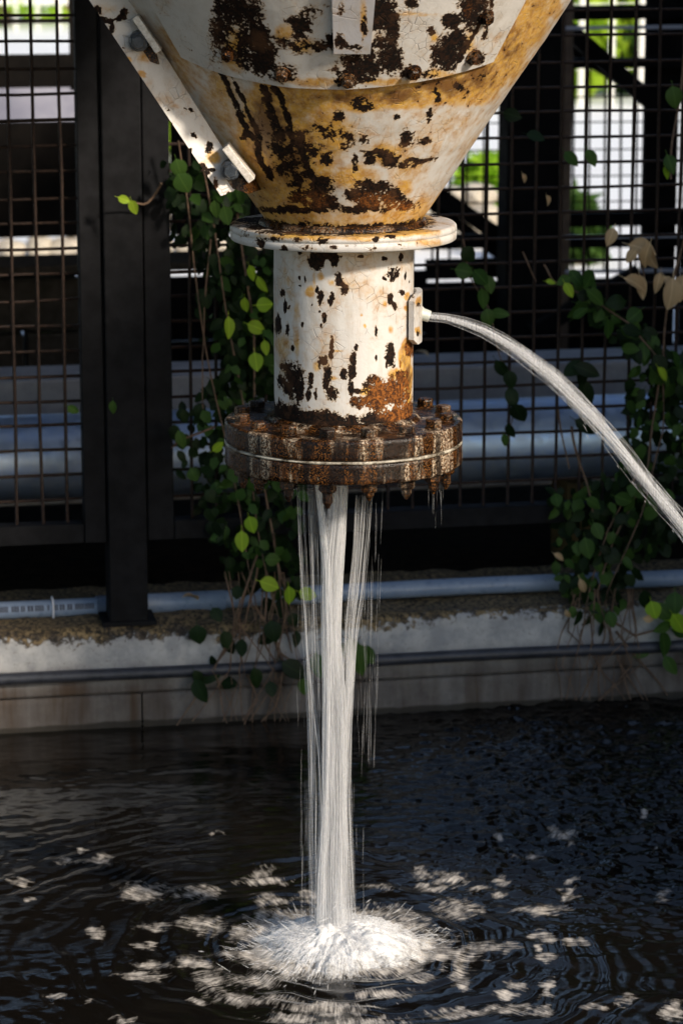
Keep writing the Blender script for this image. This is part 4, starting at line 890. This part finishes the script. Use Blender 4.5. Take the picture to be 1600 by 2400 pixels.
# arcing jet from the spout
def jet():
    root = thing('side_jet', 'thin white water jet arcing right from the spout on the pipe', 'water jet', tuple(B))
    core, veil = MB(), MB()
    c = np.array([(1000, 741, 11), (1050, 746, 11), (1100, 762, 13), (1150, 782, 15), (1210, 820, 18), (1290, 882, 21), (1350, 942, 23), (1410, 1006, 23), (1470, 1074, 22), (1530, 1149, 21), (1600, 1234, 21), (1680, 1356, 24), (1780, 1540, 28), (1880, 1730, 30)], float)
    c[:, 2] *= np.linspace(.85, .66, len(c))
    L_ = np.concatenate([[0], np.cumsum(np.hypot(np.diff(c[:, 0]), np.diff(c[:, 1])))])
    for k in range(330):
        thin = k % 3 == 0; f = max(-1.1, min(1.1, random.gauss(0, .5))) if not thin else random.gauss(0, .85)
        full = k < 40; a = 0 if full else random.uniform(0, L_[-1] * .85); b = L_[-1] if full else min(L_[-1], a + random.uniform(70, 330))
        m_ = max(5, int((b - a) / 45)); dp = random.uniform(-1, 1) * math.sqrt(max(0, 1 - min(1, f * f))); ph = random.uniform(0, 9); P = []; rad = []
        q = np.arange(m_ + 1); l = a + (b - a) * q / m_; x, y, wd = (np.interp(l, L_, c[:, i]) for i in range(3)); x2, y2 = np.interp(l + 5, L_, c[:, 0]), np.interp(l + 5, L_, c[:, 1])
        nx, ny = -(y2 - y), (x2 - x); ln = np.hypot(nx, ny) + 1e-6; o = wd * (f * .85 + .18 * np.sin(ph + l / 110)) * np.where(l > 60, 1.0, .8) + (l / 900) * 6 * np.sin(ph * 3 + l / 60) * abs(f)
        P = at_yv(x + nx / ln * o, y + ny / ln * o, dp * wd / 1180); rad = RNG.uniform(.35, .95, m_ + 1) / 1000
        if not full: rad[0] *= .3; rad[-1] *= .3
        (veil if thin else core).tube(P, rad, 5, False)
    for k in range(90):                                  # drops shed along the underside
        l = random.uniform(250, L_[-1]); x, y = np.interp(l, L_, c[:, 0]) - random.uniform(0, 14), np.interp(l, L_, c[:, 1]) + abs(random.gauss(10, 22)) * l / 700
        ln = random.uniform(4, 18); q = random.uniform(.0005, .0012); core.tube([at_y(x, y), at_y(x + ln * .3, y + ln * .4), at_y(x + ln * .6, y + ln)], [q * .3, q, q * .3], 5, False)
    core.build('dense_strands', M_STRAND, root, True); veil.build('thin_strands', M_VEIL, root, True)
jet()
# foam mound where the stream lands
def foam():
    n, m_ = 220, 60; V = []; F = []
    t, q = np.meshgrid(2 * math.pi * np.arange(n) / n, np.linspace(0, 1, m_), indexing='ij'); ct, st_ = np.cos(t), np.sin(t)
    Rm = 0.165 * (1 + .30 * fbm(ct * 2.2 + 3, st_ * 2.2, 0, 91) + .22 * fbm(ct * 9, st_ * 9, 0, 93)); x, y = Rm * q * ct, Rm * q * st_
    h = 0.048 * np.clip(1 - q ** 2, 0, 1) ** .9 * (1 + .40 * fbm(x * 26, y * 26, 0, 95, 4) + .2 * q * fbm(ct * 8, st_ * 8, q * 3, 96)) - 0.006
    V = np.stack([IMP[0] + .01 + x, IMP[1] + y, h], -1).reshape(-1, 3)
    for i in range(n):
        k = (i + 1) % n
        for j in range(m_ - 1): F.append((i * m_ + j, i * m_ + j + 1, k * m_ + j + 1, k * m_ + j))
    tag(build('splash_foam', V, F, M_FOAM, None, True, {'rim': q}), 'mound of white foam where the stream hits the water', 'foam', kind='stuff')
foam()
def spray():
    mb = MB()
    for k in range(1700):                                # low sheets of spray thrown outwards from the mound
        t = random.uniform(0, 6.283); r = abs(random.gauss(.105, .035)) * (1 + .2 * math.sin(3 * t + 1)); ln = random.uniform(.008, .030); h0 = .046 * math.exp(-(r / .10) ** 2) + .001; e = np.array([math.cos(t), math.sin(t), 0])
        z0 = np.array([IMP[0] + .01, IMP[1], 0]); q = random.uniform(.0008, .002)
        hz = lambda rr: .042 * max(0, 1 - (rr / .17) ** 2) + .001
        mb.tube([z0 + e * r + [0, 0, hz(r)], z0 + e * (r + ln * .5) + [0, 0, hz(r + ln * .5) + random.uniform(0, .008)], z0 + e * (r + ln) + [0, 0, hz(r + ln)]], [q * .4, q, q * .3], 4, False)
    for k in range(520):
        t = random.uniform(0, 6.283); r = abs(random.gauss(.11, .07)); h = max(.004, random.gauss(.03, .03) * max(0.2, 1 - r / .3)); P = np.array([IMP[0] + r * math.cos(t), IMP[1] + r * math.sin(t), h])
        dr = np.array([math.cos(t), math.sin(t), random.uniform(-.2, .9)]) * random.uniform(.004, .02); q = random.uniform(.0006, .0018)
        mb.tube([P - dr, P, P + dr], [q * .3, q, q * .3], 4, False)
    tag(mb.build('splash_spray', M_STRAND, None, True), 'fine droplets thrown up round the foam mound', 'spray', kind='stuff')
spray()

# ================================================================== VINES
def leaf_mesh(name, mat, wd=.36, fold=.12, curl=.14, n=6):
    V = []; F = []; prev = None
    for i in range(n + 1):
        u = i / n; hw = wd * math.sin(math.pi * u ** .8) ** .75 if 0 < i < n else 0.0; zc_ = -curl * (u - .3) ** 2
        V += [(-hw, u, zc_ + fold * hw), (0, u, zc_), (hw, u, zc_ + fold * hw)]
    for i in range(n):
        for j in (0, 1): F.append((i * 3 + j, i * 3 + j + 1, (i + 1) * 3 + j + 1, (i + 1) * 3 + j))
    V = [(x * .05, (y) * .05, z * .05) for x, y, z in V]
    b = len(V); V += [(-.0006, -.012, 0), (.0006, -.012, 0), (.0006, .002, 0), (-.0006, .002, 0)]; F.append((b, b + 1, b + 2, b + 3))
    return mesh_data(name, V, F, mat, True)
def leaf_set(mat): return [leaf_mesh('leaf', mat, .36, .15, .15), leaf_mesh('leaf', mat, .42, -.1, .35), leaf_mesh('leaf', mat, .30, .25, .25)]
LD, LM, LB, LT = leaf_set(M_LEAFD), leaf_set(M_LEAFM), leaf_set(M_LEAFB), [leaf_mesh('leaf', M_LEAFT, .24, .5, .7), leaf_mesh('leaf', M_LEAFT, .32, .5, .5)]
def place_leaf(root, x, y, off, size, meshes, hang=None, name='leaf'):
    """size in metres; tip direction mostly downward, blade roughly facing out of the fence"""
    P = at_fw(x, y, off); a = hang if hang is not None else random.gauss(0, .8)
    d = U * math.sin(a) + np.array([0, 0, -1]) * math.cos(a) + N * random.uniform(-.5, .1); d /= np.linalg.norm(d)
    nrm = -N * 1.0 + U * random.gauss(0, .45) + np.array([0, 0, 1]) * random.uniform(-.1, .8); nrm -= d * np.dot(nrm, d); nrm /= np.linalg.norm(nrm); s = np.cross(d, nrm)
    M = Matrix(((s[0], d[0], nrm[0], P[0]), (s[1], d[1], nrm[1], P[1]), (s[2], d[2], nrm[2], P[2]), (0, 0, 0, 1)))
    M = M @ Matrix.Translation((0, -.025 * size / .05, 0)) @ Matrix.Diagonal((size / .05 * random.uniform(.85, 1.1), size / .05, size / .05, 1))
    put(name, random.choice(meshes), root, M)
def stem(root, pts, off0, r=.003, n=None):
    P = np.array(pts, float); m_ = n or max(6, len(pts) * 4); t = np.linspace(0, len(pts) - 1, m_); out = []
    ph = random.uniform(0, 9)
    for q in t:
        i = min(int(q), len(pts) - 2); f = q - i; f2 = f
        x = P[i, 0] + (P[i + 1, 0] - P[i, 0]) * f2 + 4 * math.sin(ph + q * 3.1); y = P[i, 1] + (P[i + 1, 1] - P[i, 1]) * f2
        out.append(at_fw(x, y, off0 + .012 * math.sin(ph * 2 + q * 2.3)))
    MB().tube(out, [r * (1 - .5 * k / m_) for k in range(m_)], 5).build('stem', M_STEM, root, True)
def poly_in(x, y, poly):
    ins = False; j = len(poly) - 1
    for i in range(len(poly)):
        (xi, yi), (xj, yj) = poly[i], poly[j]
        if (yi > y) != (yj > y) and x < (xj - xi) * (y - yi) / (yj - yi) + xi: ins = not ins
        j = i
    return ins
def fill(root, poly, n, offs, sizes, choose):
    xs, ys = [p[0] for p in poly], [p[1] for p in poly]; k = 0
    while k < n:
        x, y = random.uniform(min(xs), max(xs)), random.uniform(min(ys), max(ys))
        if poly_in(x, y, poly): place_leaf(root, x, y, random.uniform(*offs), random.uniform(*sizes), choose(x, y)); k += 1
lv = thing('climbing_vine', 'dark leafy climbing vine on the fence left of the pipe with a few bright leaves', 'vine', at_fw(560, 1690, -.03))
for pts in ([(420, 330), (450, 600), (500, 900), (560, 1200), (610, 1450), (520, 1690)], [(470, 380), (520, 640), (560, 900), (600, 1200), (640, 1420), (600, 1560), (590, 1700)], [(560, 500), (590, 760), (600, 1000), (640, 1280), (665, 1420), (680, 1530)],
            [(600, 1300), (570, 1420), (535, 1500), (505, 1570), (515, 1640), (535, 1695)], [(640, 1250), (660, 1350), (668, 1450), (650, 1560), (620, 1690)], [(600, 1330), (580, 1450), (470, 1610), (418, 1700)], [(620, 1380), (620, 1500), (660, 1580), (720, 1600)],
            [(660, 1530), (690, 1560), (740, 1530)], [(560, 1450), (570, 1560), (600, 1640), (575, 1700)], [(490, 560), (485, 700), (470, 840), (480, 960)], [(600, 1420), (640, 1500), (670, 1560), (640, 1660), (610, 1700)], [(380, 430), (340, 480), (290, 470)], [(500, 1000), (430, 1030), (400, 1050)]):
    stem(lv, pts, -.02, random.uniform(.0025, .0045))
def chL(x, y):
    r = random.random(); return LM if r < .16 else LD
fill(lv, [(380, 360), (560, 420), (560, 560), (640, 560), (645, 900), (520, 980), (700, 1100), (705, 1300), (660, 1420), (520, 1330), (430, 1150), (380, 1000), (470, 900), (470, 640), (390, 560)], 200, (-.05, .10), (.024, .046), chL)
fill(lv, [(500, 430), (560, 560), (640, 580), (645, 880), (530, 900), (480, 640)], 40, (-.05, .08), (.026, .046), chL)
fill(lv, [(490, 1330), (690, 1330), (735, 1600), (560, 1640), (420, 1620)], 14, (-.06, .0), (.035, .07), lambda x, y: LD)
for (x, y, sz, kind, h) in [(592, 640, .042, LB, .4), (614, 667, .048, LB, .5), (621, 714, .046, LB, 1.6), (537, 768, .058, LB, .0), (602, 767, .052, LB, 1.2), (600, 848, .05, LB, .1), (622, 815, .04, LB, .1), (575, 715, .04, LB, .1), (511, 1047, .036, LB, 2.2), (588, 1230, .046, LB, .2), (567, 1269, .056, LB, .0),
    (640, 1312, .042, LM, 1.5), (632, 1370, .055, LB, 1.2), (678, 1396, .052, LB, .1), (722, 1392, .05, LB, 1.3), (292, 468, .034, LB, 1.2), (314, 486, .038, LB, .3), (172, 960, .034, LM, 1.0), (265, 955, .036, LM, 0), (425, 1030, .05, LM, .3), (640, 1480, .06, LD, .2), (530, 1500, .05, LD, .2), (470, 1620, .07, LD, .4), (690, 1570, .08, LD, 1),
    (840, 1545, .095, LM, .3), (822, 1520, .06, LM, .0), (860, 1535, .06, LM, .6), (803, 1525, .045, LM, .2), (745, 1560, .07, LM, .1), (712, 1610, .05, LM, .1), (600, 1590, .06, LD, .2), (420, 395, .05, LM, .3), (430, 430, .055, LM, .5), (505, 490, .045, LM, .1), (530, 505, .05, LM, .2), (565, 460, .045, LM, .1)]:
    place_leaf(lv, x, y, random.uniform(-.09, -.05), sz, kind, h)
stem(lv, [(740, 1500), (800, 1490), (835, 1500), (845, 1490)], -.06, .002)

def mass(root, polys, n, offs, mat, seed):
    rg = random.Random(seed); V = []; F = []
    while n > 0:
        poly = rg.choice(polys); xs, ys = [p[0] for p in poly], [p[1] for p in poly]; x, y = rg.uniform(min(xs), max(xs)), rg.uniform(min(ys), max(ys))
        if not poly_in(x, y, poly): continue
        n -= 1; P = at_fw(x, y, rg.uniform(*offs)); d = np.array([rg.gauss(0, .7), rg.gauss(0, .5), -1 + rg.gauss(0, .4)]); d /= np.linalg.norm(d); w_ = np.cross(d, [rg.gauss(0, .5), -1, rg.gauss(.3, .5)]); w_ /= np.linalg.norm(w_); nn = np.cross(w_, d); L0 = rg.uniform(.022, .05); W0 = L0 * rg.uniform(.3, .42)
        b = len(V); V += [P, P + d * L0 * .35 + w_ * W0 + nn * W0 * .2, P + d * L0 * .75 + w_ * W0 * .7 + nn * W0 * .1, P + d * L0 - nn * L0 * .12, P + d * L0 * .75 - w_ * W0 * .7 + nn * W0 * .1, P + d * L0 * .35 - w_ * W0 + nn * W0 * .2, P + d * L0 * .5]
        F += [(b, b + 1, b + 6), (b + 1, b + 2, b + 6), (b + 2, b + 3, b + 6), (b + 3, b + 4, b + 6), (b + 4, b + 5, b + 6), (b + 5, b, b + 6)]
    tag(build('small_leaves', V, F, mat, root, True), kind='stuff')
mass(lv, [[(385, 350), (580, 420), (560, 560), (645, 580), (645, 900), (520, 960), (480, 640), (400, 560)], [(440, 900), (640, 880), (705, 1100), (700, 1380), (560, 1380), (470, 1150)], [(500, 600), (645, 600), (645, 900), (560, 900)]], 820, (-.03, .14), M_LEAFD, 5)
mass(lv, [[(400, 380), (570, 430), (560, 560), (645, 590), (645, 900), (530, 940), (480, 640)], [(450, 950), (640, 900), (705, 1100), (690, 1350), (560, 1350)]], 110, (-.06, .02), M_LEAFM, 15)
rv = thing('climbing_vine', 'leafy vine with dry tan leaves hanging down the right end of the fence', 'vine', at_fw(1400, 1640, -.03))
for pts in ([(1270, 620), (1300, 660), (1380, 700), (1480, 760), (1545, 850), (1560, 1000), (1500, 1200), (1420, 1400), (1430, 1500), (1480, 1640)], [(1600, 560), (1560, 750), (1540, 900), (1520, 1100), (1440, 1250), (1400, 1400), (1440, 1540), (1510, 1640)],
            [(1500, 1100), (1420, 1240), (1380, 1400), (1350, 1520), (1330, 1640)], [(1400, 1380), (1420, 1480), (1360, 1640)], [(1440, 1380), (1430, 1500), (1400, 1560), (1410, 1640)], [(1420, 1450), (1490, 1490), (1560, 1470), (1610, 1440)], [(1380, 1440), (1400, 1560), (1460, 1640)],
            [(1440, 1480), (1520, 1570), (1560, 1630)], [(1220, 590), (1260, 660)], [(1340, 1000), (1360, 1100), (1390, 1200)], [(1310, 960), (1330, 1100)], [(1490, 560), (1510, 640), (1500, 700)], [(1600, 130), (1580, 300), (1570, 420)], [(1080, 560), (1100, 640), (1140, 720), (1165, 800), (1190, 900), (1205, 980), (1185, 1040)]):
    stem(rv, pts, -.02, random.uniform(.0022, .0042))
def chR(x, y):
    r = random.random(); return LM if r < .28 else LD
fill(rv, [(1320, 620), (1400, 660), (1490, 740), (1560, 830), (1600, 840), (1600, 900), (1540, 930), (1500, 860), (1440, 780), (1330, 720)], 46, (-.05, .06), (.038, .062), lambda x, y: LM if random.random() < .6 else LD)
fill(rv, [(1480, 860), (1620, 840), (1640, 1250), (1520, 1300), (1440, 1180)], 80, (-.04, .12), (.028, .055), chR)
fill(rv, [(1290, 1150), (1480, 1100), (1500, 1280), (1450, 1480), (1340, 1470), (1300, 1350)], 80, (-.06, .10), (.026, .052), chR)
fill(rv, [(1500, 1400), (1620, 1400), (1620, 1580), (1500, 1560)], 7, (-.06, -.02), (.045, .065), lambda x, y: LM)
for (x, y, sz, kind, h) in [(1088, 635, .05, LM, 1.4), (1126, 650, .052, LM, .7), (1146, 667, .05, LM, .2), (1131, 700, .055, LM, .1), (1144, 745, .05, LM, .2), (1171, 735, .05, LM, 1.5), (1098, 597, .05, LD, .8), (1175, 865, .06, LD, .6), (1195, 890, .05, LD, .2), (1199, 933, .06, LD, .2), (1215, 970, .06, LD, .5), (1196, 1010, .045, LD, .4), (1182, 1032, .035, LM, .2),
    (1345, 865, .075, LD, -1.2), (1375, 868, .075, LD, 1.2), (1362, 880, .07, LD, 0), (1372, 925, .085, LD, .3), (1345, 935, .06, LD, -.6), (1372, 1000, .07, LD, 1.0), (1392, 990, .06, LD, .3), (1332, 690 - 10, .045, LB, .5), (1290, 661, .028, LB, 1.4), (1320, 658, .045, LM, -1.2), (1395, 697, .065, LM, .9), (1580, 228, .06, LM, .2), (1570, 385, .055, LM, .3), (1560, 405, .035, LB, .2),
    (1552, 878, .05, LB, .6), (1545, 855, .06, LD, .5), (1390, 1180, .05, LM, 1), (1460, 1170, .05, LM, 1.2), (1375, 1285, .06, LM, .2), (1400, 1245, .05, LM, .4), (1365, 1375, .05, LT, .4), (1395, 1432, .055, LM, .1), (1530, 1430, .05, LB, .2), (1570, 1445, .06, LB, .3), (1590, 1460, .06, LB, .6), (1512, 1405, .05, LD, .2), (1555, 1510, .075, LM, .1), (1570, 1560, .06, LM, .5),
    (1505, 582, .075, LT, 1.3), (1523, 606, .075, LT, .3), (1512, 600, .065, LT, -.3), (1490, 665, .07, LT, 1.1), (1502, 672, .065, LT, .1), (1541, 662, .055, LT, -.3), (1572, 690, .085, LT, -.1), (1568, 665, .05, LT, .6), (1597, 675, .07, LT, -.2), (1478, 600, .04, LT, -.7), (1228, 418, .028, LT, .4), (1283, 470, .03, LT, .3), (1430, 555, .05, LT, -.4), (1310, 1305, .035, LT, 1), (1330, 1440, .03, LT, .5), (1520, 1450, .035, LT, 1.5),
    (1255, 320, .05, LD, 1.3), (1340, 370, .05, LM, .8), (1385, 370, .05, LM, .4), (1200, 270, .05, LD, 1.3)]:
    place_leaf(rv, x, y, random.uniform(-.08, -.04), sz, kind, h)
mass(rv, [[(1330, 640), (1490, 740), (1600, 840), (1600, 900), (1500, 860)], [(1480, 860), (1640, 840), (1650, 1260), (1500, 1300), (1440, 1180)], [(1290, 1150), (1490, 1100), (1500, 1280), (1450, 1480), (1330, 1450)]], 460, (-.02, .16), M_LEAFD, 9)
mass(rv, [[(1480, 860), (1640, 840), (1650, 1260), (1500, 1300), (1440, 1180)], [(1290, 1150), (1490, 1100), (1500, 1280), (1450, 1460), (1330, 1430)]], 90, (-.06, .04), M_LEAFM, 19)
for k in range(12):
    x = random.uniform(1340, 1500); stem(rv, [(x, 1380), (x + random.uniform(-40, 40), 1480), (x + random.uniform(-70, 60), 1560), (x + random.uniform(-90, 80), 1642)], random.uniform(-.05, -.015), random.uniform(.0012, .0024))
for k in range(12):
    x = random.uniform(520, 680); stem(lv, [(x, 1340), (x + random.uniform(-40, 40), 1450), (x + random.uniform(-70, 60), 1570), (x + random.uniform(-90, 70), 1690)], random.uniform(-.05, -.015), random.uniform(.0012, .0024))
# dry leaves and scraps on the soil behind the fence
for i, (x, y, lab) in enumerate([(1005, 835, 'curled dry leaf on the plinth right of the pipe'), (465, 1405, 'small dry leaf on the ledge left of the stream')]):
    o = bpy.data.objects.new('dry_leaf', LT[i % 2]); COL.objects.link(o); P = at_fw(x, y, 1.1 if i == 0 else .1)
    o.matrix_world = Matrix.Translation(Vector(P)) @ Matrix.Rotation(1.2 + i, 4, 'Z') @ Matrix.Rotation(.5, 4, 'X'); tag(o, lab, 'leaf')
